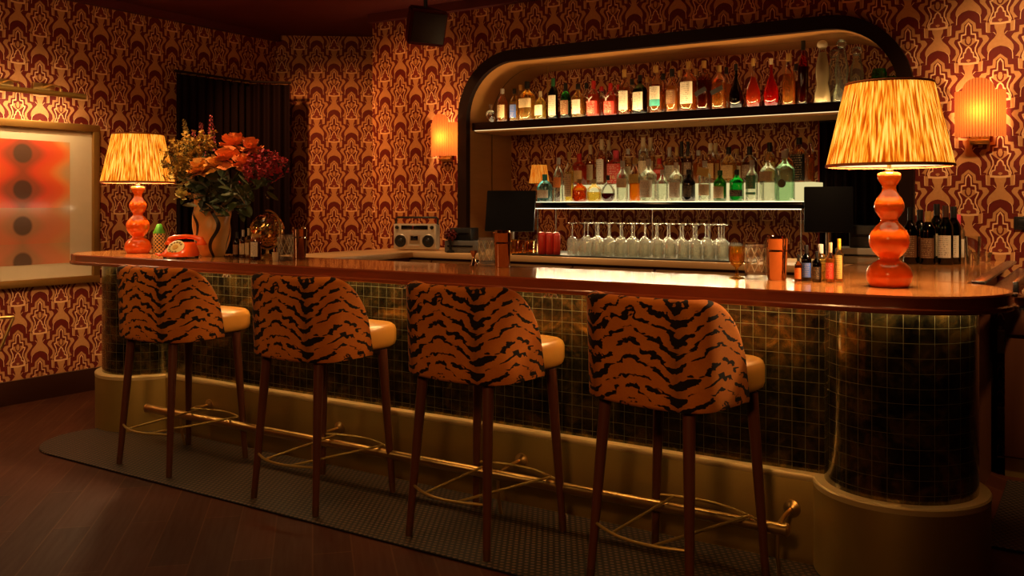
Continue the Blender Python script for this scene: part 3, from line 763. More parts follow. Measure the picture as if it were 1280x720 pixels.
a1 = on_x(88, XL+.03, 178)[1]-(py0+py1)/2; az1 = on_x(88, XL+.03, 178)[2]-pz0; az0 = on_x(40, XL+.03, 331)[2]-pz0
mb = MB(); mb.quad((.0185, -hw+.35, az0), (.0185, a1, az0), (.0185, a1, az1), (.0185, -hw+.35, az1), [(-hw+.35-a1, 0), (0, 0), (0, az1-az0), (-hw+.35-a1, az1-az0)])
mb.build('print', art_mat(), pf, False)
plt = on_x(106, XL+.20, 121); py_b = [on_x(55, XL+.02, 106)[1], on_x(2, XL+.02, 103)[1]]
lz = plt[2]
pl = thing('picture_light', 'brass tube picture light above the framed print', 'picture light', (XL+.002, plt[1]-.6, lz))
MB().tube([(.20, -.95, 0), (.20, .6, 0)], .020, 16).build('tube', M_BRASS2, pl)
MB().box((.1815, -.17, -.008), (.004, 1.45, .012)).build('lamp_strip', emis('picture_led', (1, .74, .40), 12), pl, False)
for yb in py_b:
    q = yb-(plt[1]-.6)
    MB().box((.012, q, .055), (.024, .17, .07), bev=.004).tube([(.02, q, .06), (.12, q, .075), (.19, q+.02, .05), (.20, q+.02, .01)], .006, 8).lathe([(0, 0), (.012, 0), (.012, .02), (0, .02)], c=(.20, q+.02, .018), seg=12).build('bracket', M_BRASS, pl)
lamp_obj('picture_lamp', 'AREA', (XL+.195, plt[1]-.75, lz-.025), 6.5, (1, .70, .36), 1.4, (XL+.04, plt[1]-.75, lz-.9), size_y=.02)

# ------------------------------------------------------------------ dark curtain on the left wall
M_CURT = mat('dark_velvet', (.006, .001, .0016), .8, spec=.15)
cy0, cy1 = on_x(219.5, XL+.1, 89)[1], 5.74; cz = on_x(219.5, XL+.1, 89)[2]
cu = thing('curtain', 'dark maroon pleated velvet curtain hanging on the left wall behind the flowers', 'curtain', (XL+.08, cy0, 0))
def fn(u, v):
    d = u*(cy1-cy0+.30); sw = .028*math.sin(d*2*PI/.085+.8*math.sin(d*9))+.01*math.sin(d*31)
    x, y = .03+sw*(.55+.45*(1-v)), d
    e = d-(cy1-cy0-.05)
    if e > 0: x, y = .03+e*.72+sw*.5, (cy1-cy0-.05)+e*.69-sw*.5
    return (x, y, .03+v*(cz-.05)), (u, v)
MB().grid(fn, 260, 6).build('cloth', M_CURT, cu, angle=80)
MB().tube([(.03, -.02, cz+.0), (.03, cy1-cy0-.05, cz+.0), (.29, cy1-cy0+.20, cz+.0)], .012, 10).build('rod', M_TRIM, cu)
mb = MB()
for i in range(12): mb.box((.045, .06+i*.095, cz-.016), (.03, .035, .006))
mb.build('hook_tape', M_BRASS2, cu)

# ------------------------------------------------------------------ speaker under the ceiling
sx, sy = on_y(530, 5.35)
sp = thing('speaker', 'dark red speaker box hanging from the ceiling near the corner', 'speaker', (sx, sy, ZC-.24))
M_SPK = mat('speaker_paint', (.055, .004, .004), .6, spec=.1)
Mx = Matrix.Rotation(math.radians(62), 4, 'Z') @ Matrix.Rotation(math.radians(20), 4, 'X')
bmx = bmesh.new()
vs = [bmx.verts.new(Mx @ Vector(p)) for p in ((-.15, -.10, -.17), (.15, -.10, -.17), (.09, .11, -.17), (-.09, .11, -.17), (-.15, -.10, .09), (.15, -.10, .09), (.09, .11, .09), (-.09, .11, .09))]
for f in ((0, 3, 2, 1), (4, 5, 6, 7), (0, 1, 5, 4), (1, 2, 6, 5), (2, 3, 7, 6), (3, 0, 4, 7)): bmx.faces.new([vs[i] for i in f])
bmesh.ops.bevel(bmx, geom=list(bmx.edges), offset=.012, segments=2, affect='EDGES')
mb = MB(); mb.bm(bmx); mb.build('cabinet', M_SPK, sp)
MB().box((0, -.104, -.04), (.26, .012, .22), bev=.004).build('grille', M_TRIM, sp).matrix_local = Mx
MB().box((0, .02, .232), (.10, .10, .014)).tube([(0, .02, .23), (0, .02, -.02)], .015, 10).build('bracket', M_BLACK, sp)
# ------------------------------------------------------------------ bottles
PROF = {  # (r/rmax, z/h, superellipse exponent)
 'round':  [(0, 0, 2), (.9, 0, 2), (1, .02, 2), (1, .56, 2), (.96, .62, 2), (.70, .69, 2), (.40, .75, 2), (.33, .80, 2), (.32, .94, 2), (.37, .945, 2), (.37, .965, 2), (0, .965, 2)],
 'square': [(0, 0, 5), (.93, 0, 5), (1, .02, 5), (1, .60, 5), (.95, .65, 4), (.62, .72, 2.5), (.36, .76, 2), (.31, .80, 2), (.31, .94, 2), (.36, .945, 2), (.36, .965, 2), (0, .965, 2)],
 'wine':   [(0, 0, 2), (.95, 0, 2), (1, .015, 2), (1, .60, 2), (.97, .66, 2), (.75, .73, 2), (.46, .79, 2), (.37, .84, 2), (.36, .96, 2), (.40, .962, 2), (.40, .98, 2), (0, .98, 2)],
 'slim':   [(0, 0, 2), (.95, 0, 2), (1, .02, 2), (.97, .45, 2), (.80, .58, 2), (.50, .72, 2), (.36, .80, 2), (.34, .95, 2), (.38, .955, 2), (.38, .97, 2), (0, .97, 2)],
 'squat':  [(0, 0, 2), (.85, 0, 2), (.97, .04, 2), (1, .15, 2), (1, .48, 2), (.93, .58, 2), (.70, .67, 2), (.38, .73, 2), (.26, .77, 2), (.25, .90, 2), (.30, .91, 2), (.30, .95, 2), (0, .95, 2)],
 'ball':   [(0, 0, 2), (.55, 0, 2), (.80, .07, 2), (.97, .20, 2), (1, .33, 2), (.95, .45, 2), (.72, .58, 2), (.38, .68, 2), (.20, .74, 2), (.17, .80, 2), (.17, .94, 2), (.22, .945, 2), (.22, .97, 2), (0, .97, 2)],
 'tear':   [(0, 0, 2), (.55, 0, 2), (.82, .04, 2), (.98, .14, 2), (1, .22, 2), (.92, .33, 2), (.68, .45, 2), (.42, .56, 2), (.26, .66, 2), (.20, .76, 2), (.19, .95, 2), (.22, .955, 2), (.22, .975, 2), (0, .975, 2)],
 'flask':  [(0, 0, 3), (.93, 0, 3), (1, .03, 3), (1, .50, 3), (.90, .62, 2.6), (.60, .72, 2.2), (.30, .78, 2), (.24, .82, 2), (.24, .93, 2), (.29, .94, 2), (.29, .96, 2), (0, .96, 2)],
 'hour':   [(0, 0, 2), (.95, 0, 2), (1, .02, 2), (.92, .14, 2), (.72, .27, 2), (.66, .31, 2), (.78, .40, 2), (.82, .50, 2), (.74, .62, 2), (.50, .76, 2), (.42, .84, 2), (.50, .86, 2), (.5, .87, 2), (0, .87, 2)],
 'jar':    [(0, 0, 2), (.9, 0, 2), (1, .03, 2), (1, .82, 2), (.9, .88, 2), (.85, .90, 2), (.85, .97, 2), (0, .97, 2)],
}
def prof_at(pr, z):
    for (r0, z0, e0), (r1, z1, e1) in zip(pr, pr[1:]):
        if z0 <= z <= z1 and z1 > z0:
            q = (z-z0)/(z1-z0); return (r0+(r1-r0)*q, z, e0+(e1-e0)*q)
    return (pr[-1][0], z, 2)
def label_mat(base, ink=(.05, .03, .02), kind=0):
    key = ('label', base, ink, kind)
    if key in MC: return MC[key]
    t = NT('bottle_label'); s = t.sep(t.coord('UV'))
    v = t.math('MULTIPLY', s[1], 11); row = t.math('FLOOR', v); fv = t.math('FRACT', v)
    nz = t.noise(t.comb(t.math('MULTIPLY', s[0], 30), t.math('MULTIPLY', row, 7.3), kind), 1.0, 2)
    m = t.math('MULTIPLY', t.math('LESS_THAN', t.math('ABSOLUTE', t.math('SUBTRACT', fv, .5)), .22), t.math('GREATER_THAN', nz, .52))
    edge = t.math('LESS_THAN', t.math('ABSOLUTE', t.math('SUBTRACT', s[0], .5)), .34)
    m = t.math('MULTIPLY', t.math('MULTIPLY', m, edge), .75)
    MC[key] = t.done(t.bsdf(t.mix(m, base, ink), .6)); return MC[key]
GL = dict(clear=glass('clear_glass', gloss=.08), amber=glass('amber_glass', (.80, .42, .10), (.30, .10, .02)), green=glass('green_glass', (.16, .42, .10), (.03, .10, .02)),
          dgreen=glass('dark_green_glass', (.05, .12, .03), (.01, .03, .01)), black=glass('black_glass', (.03, .02, .015), (.01, .008, .006)), mint=glass('mint_glass', (.72, .93, .78), (.22, .45, .30)),
          blue=glass('blue_glass', (.42, .78, .90), (.06, .30, .48)), red=glass('red_glass', (.80, .10, .03), (.35, .03, .01)), emer=glass('emerald_glass', (.06, .50, .14), (.01, .18, .04)))
LQ = dict(amber=liquid('whisky', (.86, .40, .07)), gold=liquid('gold_spirit', (.93, .64, .20)), dark=liquid('dark_rum', (.36, .10, .02)), red=liquid('red_spirit', (.85, .13, .03), .4),
          clear=liquid('clear_spirit', (.93, .95, .90), .08), yellow=liquid('yellow_spirit', (.95, .78, .28)), orange=liquid('orange_spirit', (.95, .45, .06), .35), wine=liquid('red_wine', (.16, .02, .03), .3),
          green=liquid('green_spirit', (.45, .75, .30)))
CAPC = dict(black=(.010, .009, .009), red=(.50, .02, .015), cream=(.62, .50, .30), gold=(.45, .26, .07), blue=(.03, .10, .35), white=(.7, .66, .58), wood=(.32, .17, .07), green=(.02, .12, .04), silver=(.5, .48, .45), teal=(.03, .35, .38), pink=(.8, .08, .12))
def capm(c): return mat('cap_'+c, CAPC[c], .4)
LBC = dict(white=(.72, .66, .52), cream=(.62, .48, .28), yellow=(.66, .46, .12), black=(.012, .011, .011), red=(.62, .035, .02), blue=(.05, .12, .45), orange=(.70, .20, .04), green=(.05, .20, .10), teal=(.05, .42, .40), amber=(.50, .26, .08), brown=(.16, .07, .03))
NBOT = [0]

def bottle(kind, x, y, z, h, r, gl='clear', lq='amber', level=.6, lab=None, lz=(.12, .5), cap='black', caph=.12, label='', cat='bottle', group=None, name='bottle', flat=1.0, rz=None, lab2=None, lw=1.15):
    o = thing(name, label, cat, (x, y, z), (random.uniform(-.2, .2)-.15) if rz is None else rz, group)
    pr = PROF[kind]; seg = 28 if kind in ('square', 'flask') else 24
    MB().lathe([(a*r, b*h, e) for a, b, e in pr], seg=seg, sy=flat).build('glass_body', GL[gl], o, angle=50)
    if lq:
        zs = [.02]+[q[1] for q in pr if .025 < q[1] < level]+[level]
        L = [(max(0, p[0]*.93-.004/r*.2)*r, p[1]*h, p[2]) for p in (prof_at(pr, q) for q in zs)]
        MB().lathe(L, seg=seg, sy=flat).build('liquid', LQ[lq], o, angle=50)
    for lb, (l0, l1) in ((lab, lz), lab2 or (None, (0, 0))):
        if not lb: continue
        ink = (.6, .45, .25) if lb in ('black', 'green', 'blue', 'brown') else (.08, .04, .02)
        if lb == 'red': ink = (.85, .7, .5)
        P = [prof_at(pr, l0+(l1-l0)*i/6) for i in range(7)]
        mb = MB(); mb.lathe([(p[0]*r*1.012+.0006, p[1]*h, p[2]) for p in P], seg=14, sy=flat if flat == 1 else flat*1.01, a0=-PI/2-lw, a1=-PI/2+lw, close=False)
        mb.uv = {k: [(u, (w_*max(p[1] for p in P)*h-l0*h)/((l1-l0)*h)) for u, w_ in uv] for k, uv in mb.uv.items()}
        mb.build('label', label_mat(LBC[lb], ink, NBOT[0] % 5), o, angle=60)
    if cap:
        tp = pr[-1][1]; rc = pr[-2][0]*r*1.06
        MB().lathe([(0, (tp-caph)*h), (rc, (tp-caph)*h), (rc, (tp+.02)*h), (rc*.92, (tp+.03)*h), (0, (tp+.03)*h)], seg=20).build('cap', capm(cap), o)
    NBOT[0] += 1
    return o
GU = 'bottles on the upper shelf'; GLF = 'bottles in the front row of the lower shelf'; GLB = 'bottles on the glowing step'
ZU = 2.0785
def up(px, top, wpx, kind, label, Y=6.02, **k):
    x, y = on_y(px, Y); dp = depth_of(x, y); h = zat(top, x, y)-ZU
    if kind in ('round', 'square', 'wine', 'slim', 'squat', 'tear', 'flask', 'ball'): h /= PROF[kind][-1][1]+.03*(k.get('cap', 1) is not None)
    return bottle(kind, x, y, ZU, h, wpx/2/FPX*dp*.98, label=label, group=GU, **k)
o = up(628, 111, 13.5, 'round', 'amber whisky bottle with cream label, first bottle at the left end of the upper shelf', lq='amber', lab='cream', cap='silver')
up(643, 111, 12, 'round', 'whisky bottle with blue label near the left end of the upper shelf', lq='gold', lab='blue', lz=(.1, .5))
up(659, 102, 17.5, 'square', 'wide squat pale gold bottle with black cap, third bottle on the upper shelf', lq='gold', lab='cream', lz=(.32, .55), cap='black', caph=.15)
up(675.5, 114, 15, 'squat', 'short bottle with white label and pale cap left of the green wine bottle on top', lq='yellow', lab='white', lz=(.14, .5), cap='cream', caph=.16)
up(691.5, 98, 12.5, 'wine', 'slim dark green bottle with a long white label on the upper shelf', gl='dgreen', lq=None, lab='white', lz=(.08, .58), cap='green', caph=.18)
up(707, 104, 13.5, 'round', 'green bottle with dark label beside the slim green bottle on top', gl='emer', lq=None, lab='brown', lz=(.1, .5), cap='black', caph=.2)
up(722.5, 105, 15.5, 'round', 'yellow whisky bottle with square white label on the upper shelf', lq='gold', lab='white', lz=(.1, .52), cap='black')
for px, lb in ((742, 'left one of the two red bottles with a white stag emblem on top'), (763, 'right one of the two red bottles with a white stag emblem on top')):
    o = up(px, 101 if px < 750 else 104, 17, 'squat', lb, lq='red', gl='clear', lab='red', lz=(.05, .42), cap='red', caph=.2, rz=-.2)
    e = MB()
    rr = 17/2/FPX*7.0; hz = .20*1.0
    for sgn in (-1, 1):
        e.tube([(0, 0, .0), (sgn*.008, 0, .012), (sgn*.022, 0, .018), (sgn*.028, 0, .028)], [.003, .003, .0025, .001], 6).tube([(sgn*.012, 0, .014), (sgn*.012, 0, .026)], [.0022, .001], 6)
    e.tube([(0, 0, .003), (0, -.002, -.014)], [.005, .003], 6)
    e.build('stag_emblem', M_WHITE, o, loc=(0, -rr*1.03, .118))
up(780.5, 87, 14.5, 'round', 'tall amber bottle with long white label right of the red stag bottles', lq='amber', lab='white', lz=(.1, .52), cap='gold', caph=.14)
up(800, 94, 15, 'square', 'dark green bottle with white square label on the upper shelf', gl='dgreen', lq=None, lab='white', lz=(.1, .55), cap='black')
up(820, 82, 16.5, 'round', 'tall amber bottle with white and teal label in the middle of the upper shelf', lq='amber', lab='white', lz=(.28, .55), cap='gold', lab2=('teal', (.14, .28)))
up(840, 86, 15, 'round', 'amber bottle with dark cap right of the teal labelled bottle', lq='orange', lab='brown', lz=(.18, .5), cap='black', caph=.14)
up(861, 77, 17.5, 'square', 'amber bottle with big white label left of the slanted label bottles', lq='amber', lab='white', lz=(.14, .58), cap='gold')
for px, top, lb, c in ((880, 76, 'black', 'dark'), (899, 82, 'black', 'amber')):
    o = up(px, top, 16, 'square', 'left square whisky bottle with slanted dark label' if px < 890 else 'right square whisky bottle with slanted dark label', lq=c, lab=None, cap='gold', gl='clear' if c == 'amber' else 'amber')
    rr = 17.5/2/FPX*6.2
    MB().box((0, -rr*1.0, .125), (rr*1.95, .002, .032), ry=math.radians(-24)).build('slanted_label', mat('slant_label', (.02, .017, .015), .4), o, False)
up(920, 80, 18, 'tear', 'black teardrop bottle, left of the three teardrop bottles', gl='black', lq=None, cap='black')
up(941.5, 73, 19.5, 'tear', 'clear teardrop bottle of dark red liqueur, middle of the three teardrops', gl='clear', lq='red', level=.62, cap='gold')
up(964, 73, 20, 'tear', 'glowing orange red teardrop bottle, right of the three teardrops', gl='red', lq='orange', level=.9, cap='cream', caph=.1)
up(986, 67, 17, 'slim', 'amber cone shaped bottle right of the teardrop bottles', lq='amber', lab=None, cap='gold')
up(1004, 51, 13, 'wine', 'very tall dark red bottle beside the frosted decanter', gl='red', lq='wine', level=.6, cap='black')
M_FROST = glass('frosted_glass', (.90, .86, .76), (.62, .56, .44), .25)
GL['frost'] = M_FROST; GL['deca'] = glass('decanter_glass', (.93, .92, .86), (.30, .28, .22), .12); LQ['milk'] = liquid('milky', (.80, .72, .55), .85)
for px, top, Y, g, lq, lb in ((1028, 50, 6.0, 'frost', 'milk', 'frosted pale decanter with round stopper, leftmost of the decanters'), (1043, 62, 6.22, 'clear', 'clear', 'clear decanter partly hidden behind the tall clear decanter'),
                              (1052, 49, 6.0, 'clear', 'clear', 'tall clear decanter with round stopper in the middle of the decanters'), (1071, 59, 6.12, 'clear', 'clear', 'clear decanter with round stopper just left of the big lamp shade')):
    x, y = on_y(px, Y); h = zat(top, x, y)-ZU; r = 10.5/FPX*depth_of(x, y)
    o = bottle('hour', x, y, ZU, h, r, gl='deca' if g == 'clear' else g, lq=lq, level=.8, cap=None, label=lb, cat='decanter', group='decanters on the upper shelf', name='decanter')
    MB().sphere((0, 0, h*.925), r*.62, 20, 14, (1, 1, .9)).lathe([(r*.42, h*.86), (r*.42, h*.885)], seg=16).build('stopper', GL[g] if g != 'frost' else LQ['milk'], o)
for px, lb in ((1099, 'green glass jar behind the top of the big lamp shade'), (1112, 'small green jar with red label at the right end of the upper shelf')):
    x, y = on_y(px, 6.02 if px < 1105 else 6.1); bottle('jar', x, y, ZU, zat(85 if px < 1105 else 95, x, y)-ZU, .046, gl='emer', lq='green', level=.6, lab='red' if px > 1105 else 'green', lz=(.3, .6), cap=None, label=lb, cat='jar', name='jar')
# crystal skull shaped decanter at the left end
x, y = on_y(613.5, 6.02); o = thing('decanter', 'crystal skull shaped bottle at the far left end of the upper shelf', 'decanter', (x, y, ZU))
mb = MB(); bmx = bmesh.new(); bmesh.ops.create_icosphere(bmx, subdivisions=4, radius=.045)
for v in bmx.verts:
    p = v.co; d = p.normalized()
    k = 1.0
    for ex in (-.35, .35): k -= .26*math.exp(-((d.x-ex)**2+(d.y+.85)**2+(d.z-.05)**2)/.045)
    k -= .14*math.exp(-((d.x)**2+(d.y+.9)**2+(d.z+.32)**2)/.02)
    if d.z < -.25: k *= 1-.22*abs(d.x)
    v.co = Vector((p.x*.92, p.y*1.1, p.z*1.12))*k+Vector((0, 0, .050))
mb.bm(bmx); mb.build('skull_body', glass('crystal', (.97, .93, .78), (.75, .62, .34)), o, angle=80)
MB().lathe([(0, .09), (.011, .09), (.011, .125), (.016, .126), (.016, .145), (0, .147)], seg=16).build('stopper', M_FROST, o)
# second row of the upper shelf, mostly hidden
for px, top, kind, lq, cap, lb in ((651, 106, 'round', 'amber', 'gold', 'amber bottle in the back row behind the blue labelled bottle'), (733, 104, 'round', 'amber', 'black', 'amber bottle in the back row left of the red stag bottles'),
        (752, 108, 'wine', 'red', 'red', 'red bottle in the back row between the two stag bottles'), (773, 106, 'round', 'red', 'red', 'red capped bottle in the back row right of the stag bottles'), (790, 99, 'wine', 'amber', 'black', 'bottle in the back row left of the dark green square bottle'),
        (809, 96, 'round', 'orange', 'gold', 'orange bottle in the back row left of the teal labelled bottle'), (829, 92, 'wine', 'amber', 'black', 'bottle in the back row right of the teal labelled bottle'), (850, 88, 'round', 'orange', 'gold', 'orange bottle in the back row left of the big white label'),
        (870, 86, 'round', 'amber', 'gold', 'amber bottle in the back row left of the slanted labels'), (908, 84, 'round', 'orange', 'black', 'orange bottle in the back row right of the slanted labels'), (995, 80, 'slim', 'dark', 'black', 'dark bottle in the back row right of the cone shaped bottle')):
    up(px, top, 13, kind, lb, Y=6.16, lq=lq, cap=cap)

ZL1 = 1.4525
def lo(px, top, wpx, kind, label, Y=5.97, z=None, grp=GLF, **k):
    z = ZL1 if z is None else z
    x, y = on_y(px, Y); dp = depth_of(x, y); h = zat(top, x, y)-z
    h /= PROF[kind][-1][1]+.03*(k.get('cap', 1) is not None)
    return bottle(kind, x, y, z, h, wpx/2/FPX*dp*.98, label=label, group=grp, **k)
lo(681, 218, 21, 'flask', 'blue edged round bottle with blue stopper at the left end of the lower shelf', gl='blue', lq='clear', level=.55, cap='teal', caph=.2, lab='white', lz=(.14, .42), flat=.6, lw=.8)
lo(698, 197, 13, 'round', 'tall clear bottle with orange label right of the blue bottle', lq='clear', lab='orange', lz=(.32, .55), cap='silver', Y=6.02)
lo(711.5, 190, 12.5, 'round', 'tall olive bottle with pale label left of the squat amber bottle', lq='yellow', lab='cream', lz=(.1, .55), cap='gold')
lo(724.5, 224, 19.5, 'squat', 'squat round amber bottle on the lower shelf', gl='amber', lq='amber', level=.5, cap='amber' if 'amber' in CAPC else 'wood', caph=.14)
lo(742.5, 224, 19, 'squat', 'squat round bottle of pale yellow spirit on the lower shelf', lq='yellow', level=.42, cap='cream', caph=.16)
lo(760, 219, 18.5, 'ball', 'round flask half full of dark purple spirit on the lower shelf', lq='wine', level=.32, cap='black', caph=.16)
lo(778, 201, 15, 'round', 'tall clear bottle with grey label right of the round flask', lq='clear', lab='cream', lz=(.34, .56), cap='silver')
lo(793.5, 197, 14.5, 'round', 'bottle half full of bright orange spirit on the lower shelf', lq='orange', level=.42, lab='yellow', lz=(.42, .62), cap='gold')
lo(810.5, 199, 17.5, 'square', 'broad clear bottle with white label right of the orange spirit', lq='clear', lab='white', lz=(.1, .5), cap='silver')
lo(828, 212, 14.5, 'round', 'shorter round shouldered clear bottle left of the square label bottle', lq='clear', level=.7, cap='silver')
lo(845, 203, 14.5, 'square', 'clear bottle with white label and small dark band left of the black bottle', lq='clear', lab='white', lz=(.1, .5), cap='white')
lo(861, 212, 16.5, 'round', 'black rum bottle with white lettering on the lower shelf', gl='black', lq=None, lab='black', lz=(.15, .5), cap='black')
o = lo(881, 201, 15.5, 'round', 'clear bottle with a hanging cream tag on the lower shelf', lq='clear', lab='cream', lz=(.15, .42), cap='silver')
MB().box((.012, -.058, .20), (.085, .003, .055), ry=.2).build('hanging_tag', label_mat(LBC['yellow']), o, False)
lo(900, 213, 16.5, 'round', 'green bottle with cream label left of the emerald gin bottle', gl='green', lq='green', lab='cream', lz=(.1, .48), cap='green')
lo(921, 212, 16, 'square', 'emerald green square gin bottle on the lower shelf', gl='emer', lq=None, lab='black', lz=(.16, .36), cap='black', caph=.14)
lo(940, 200, 15.5, 'round', 'clear bottle with dark green label right of the emerald bottle', lq='clear', lab='green', lz=(.3, .62), cap='silver', lab2=('green', (.16, .22)))
lo(960, 192, 18, 'square', 'tall fluted clear bottle with round medal label on the lower shelf', lq='clear', lab='cream', lz=(.42, .62), cap='yellow' if 'yellow' in CAPC else 'gold')
lo(981, 188, 22, 'square', 'large pale green bottle with a round dark medallion near the monitor', gl='mint', lq='clear', lab=None, cap='silver')
x, y = on_y(981, 5.97); MB().lathe([(0, 0), (.027, 0), (.027, .003), (0, .003)], seg=28, M=Matrix.Rotation(PI/2, 4, 'X')).build('medallion', mat('medal', (.13, .14, .08), .4), bpy.data.objects[sorted([q.name for q in bpy.data.objects if q.get('label', '').startswith('large pale green')])[0]], loc=(0, -.0585, .115))
# back row, on the glowing step
ZS = 1.5825
BK = [0]
def bk(px, top, wpx, kind, label, **k):
    BK[0] += 1
    return lo(px, top, wpx, kind, label, Y=6.235 if BK[0] % 2 else 6.345, z=ZS, grp=GLB, **k)
bk(724, 192, 16, 'square', 'amber bottle with red top band at the left of the glowing step', lq='red', lab='amber', lz=(.1, .45), cap='red', caph=.2)
bk(738, 181, 12, 'round', 'amber bottle with cream neck behind the squat yellow bottle', lq='amber', cap='cream', caph=.2, lab='cream')
bk(752, 174, 13, 'round', 'tall amber bottle with cream neck and tall label, leftmost of a pair', lq='amber', lab='white', lz=(.05, .55), cap='cream', caph=.2)
bk(761, 175, 12, 'round', 'tall amber bottle with cream neck, rightmost of a pair', lq='dark', cap='cream', caph=.2)
o = bk(770, 188, 19, 'square', 'red bottle with pink caps and red label with number 16', lq='red', gl='clear', lab='red', lz=(.04, .60), cap='pink', caph=.3)
tc = bpy.data.curves.new('label_number', 'FONT'); tc.body = '16'; tc.size = .04; tc.align_x = 'CENTER'; tc.extrude = .0006; t_ = bpy.data.objects.new('label_number', tc); COL.objects.link(t_)
me_ = bpy.data.meshes.new_from_object(t_.evaluated_get(bpy.context.evaluated_depsgraph_get())); bpy.data.objects.remove(t_); bpy.data.curves.remove(tc); me_.materials.clear(); me_.materials.append(mat('label_gold', (.75, .6, .25), .5))
to = bpy.data.objects.new('label_number', me_); COL.objects.link(to); to.parent = o; to.location = (0, -.0635, .04); to.rotation_euler = (PI/2, 0, 0)
bk(785, 186, 12, 'round', 'yellow bottle left of the two cream necked bottles on the step', lq='gold', cap='silver', lab='cream')
bk(804, 172, 12.5, 'wine', 'left one of two cream necked bottles standing tall on the step', lq='clear', gl='clear', lab='cream', lz=(.15, .5), cap='cream', caph=.26)
bk(813, 172, 12.5, 'wine', 'right one of two cream necked bottles standing tall on the step', lq='gold', gl='clear', lab='cream', lz=(.15, .5), cap='cream', caph=.26)
bk(824, 198, 14, 'round', 'bottle with red cap and red band on the step', lq='red', cap='red', caph=.2, lab='red', lz=(.4, .55))
bk(837, 184, 12, 'round', 'clear bottle with silver neck right of the red capped bottle', lq='gold', cap='silver', caph=.22, lab='white')
bk(846, 184, 12, 'round', 'amber bottle with gold neck left of the two black capped bottles', lq='amber', cap='gold', caph=.22, lab='cream')
bk(852, 177, 11.5, 'round', 'left one of two tall bottles with long black caps on the step', lq='wine', gl='clear', cap='black', caph=.32, lab='brown', lz=(.2, .5))
bk(860, 177, 11.5, 'round', 'right one of two tall bottles with long black caps on the step', lq='dark', cap='black', caph=.32, lab='brown', lz=(.2, .5))
bk(873, 188, 14, 'round', 'orange brown bottle right of the black capped pair on the step', lq='orange', cap='silver', lab=None)
bk(888, 179, 12, 'wine', 'left bottle with cream capsule right of the middle of the step', lq='amber', lab='amber', cap='cream', caph=.24)
bk(894.5, 179, 12, 'wine', 'right bottle with cream capsule right of the middle of the step', lq='amber', lab='amber', cap='cream', caph=.24)
bk(911, 184, 20, 'squat', 'broad round shouldered golden bottle with black cap behind the emerald bottle', lq='gold', level=.55, lab='amber', lz=(.12, .48), cap='black', caph=.16)
bk(921, 186, 13, 'round', 'amber bottle beside the broad golden bottle on the step', lq='amber', cap='gold', lab='cream')
bk(937, 183, 20, 'squat', 'broad round shouldered brown bottle with black cap on the step', lq='dark', level=.55, lab='brown', lz=(.12, .48), cap='black', caph=.2)
bk(962, 178, 15, 'round', 'bottle with dark round stopper behind the fluted bottle on the step', lq='gold', cap='black', caph=.2, lab='yellow')
bk(983, 186, 15, 'square', 'orange bottle with silver cap behind the pale green bottle', lq='orange', cap='silver', lab=None)
bk(999, 172, 19, 'square', 'square whiskey bottle with black label at the right end of the step', lq='amber', lab='black', lz=(.04, .62), cap='black')
bk(1012, 170, 12, 'round', 'tall amber bottle, last at the right end of the step', lq='amber', cap='gold', lab=None)
# small lamp added for a table lamp's mirror image behind the blue bottle
x, y = on_y(674, 6.29); o = thing('small_lamp', 'small stand-in for a table lamp mirrored at the left end of the glowing step', 'lamp', (x, y, ZS))
MB().lathe([(0, 0), (.03, 0), (.03, .006), (.008, .012), (.008, .05), (0, .05)], seg=20).build('lamp_base', M_ORANGE, o)
MB().lathe([(.082, .02), (.06, .165)], seg=72, close=False).build('lamp_shade', M_SHADE, o)

# wine bottles on the right return
GW = 'wine bottles on the right counter return'
for px, top, Y, g, lab, cap, lb, kind in ((1138, 258, 5.30, 'black', 'brown', 'black', 'dark bottle with round seal label just right of the big lamp base', 'round'), (1150, 262, 5.42, 'dgreen', 'amber', 'black', 'dark bottle with amber label second from the left among the wine bottles', 'wine'),
        (1160, 264, 5.32, 'black', 'brown', 'gold', 'dark bottle with gold capsule third from the left among the wine bottles', 'wine'), (1171, 255, 5.50, 'dgreen', 'cream', 'black', 'dark wine bottle behind the large white labels', 'wine'),
        (1182, 257, 5.34, 'dgreen', 'white', 'brown', 'wine bottle with large white label in front of the papered wall', 'wine'), (1192, 258, 5.42, 'dgreen', 'white', 'black', 'rightmost dark wine bottle with white label', 'wine'), (1197, 268, 5.54, 'clear', 'white', 'pink', 'clear bottle with pink capsule at the right end of the wine bottles', 'wine')):
    CAPC['brown'] = (.06, .02, .01)
    x, y = on_y(px, Y); z = ZB1+.0005; h = (zat(top, x, y)-z)/1.01
    bottle(kind, x, y, z, h, .0375, gl=g, lq='clear' if g == 'clear' else None, lab=lab, lz=(.12, .50), cap=cap, caph=.2, label=lb, group=GW, name='wine_bottle')

# ------------------------------------------------------------------ glassware
def ware():
    t = NT('glassware')
    lw = t.n('LayerWeight'); lw.inputs[0].default_value = .4
    tr = t.n('BsdfTransparent'); t.put(tr.inputs[0], t.mix(t.math('POWER', lw.outputs['Facing'], 2.0), (.95, .95, .92), (.55, .54, .48)))
    g1 = t.n('BsdfGlossy'); g1.inputs['Roughness'].default_value = .04; t.put(g1.inputs[0], (1, 1, 1))
    df = t.n('BsdfTranslucent'); t.put(df.inputs[0], (.9, .87, .78))
    m1 = t.n('MixShader'); m1.inputs[0].default_value = .08; t.t.links.new(tr.outputs[0], m1.inputs[1]); t.t.links.new(df.outputs[0], m1.inputs[2])
    m2 = t.n('MixShader'); t.put(m2.inputs[0], t.math('ADD', t.math('MULTIPLY', t.math('POWER', lw.outputs['Facing'], 1.8), .50), .05)); t.t.links.new(m1.outputs[0], m2.inputs[1]); t.t.links.new(g1.outputs[0], m2.inputs[2])
    return t.done(m2.outputs[0])
WARE = ware()
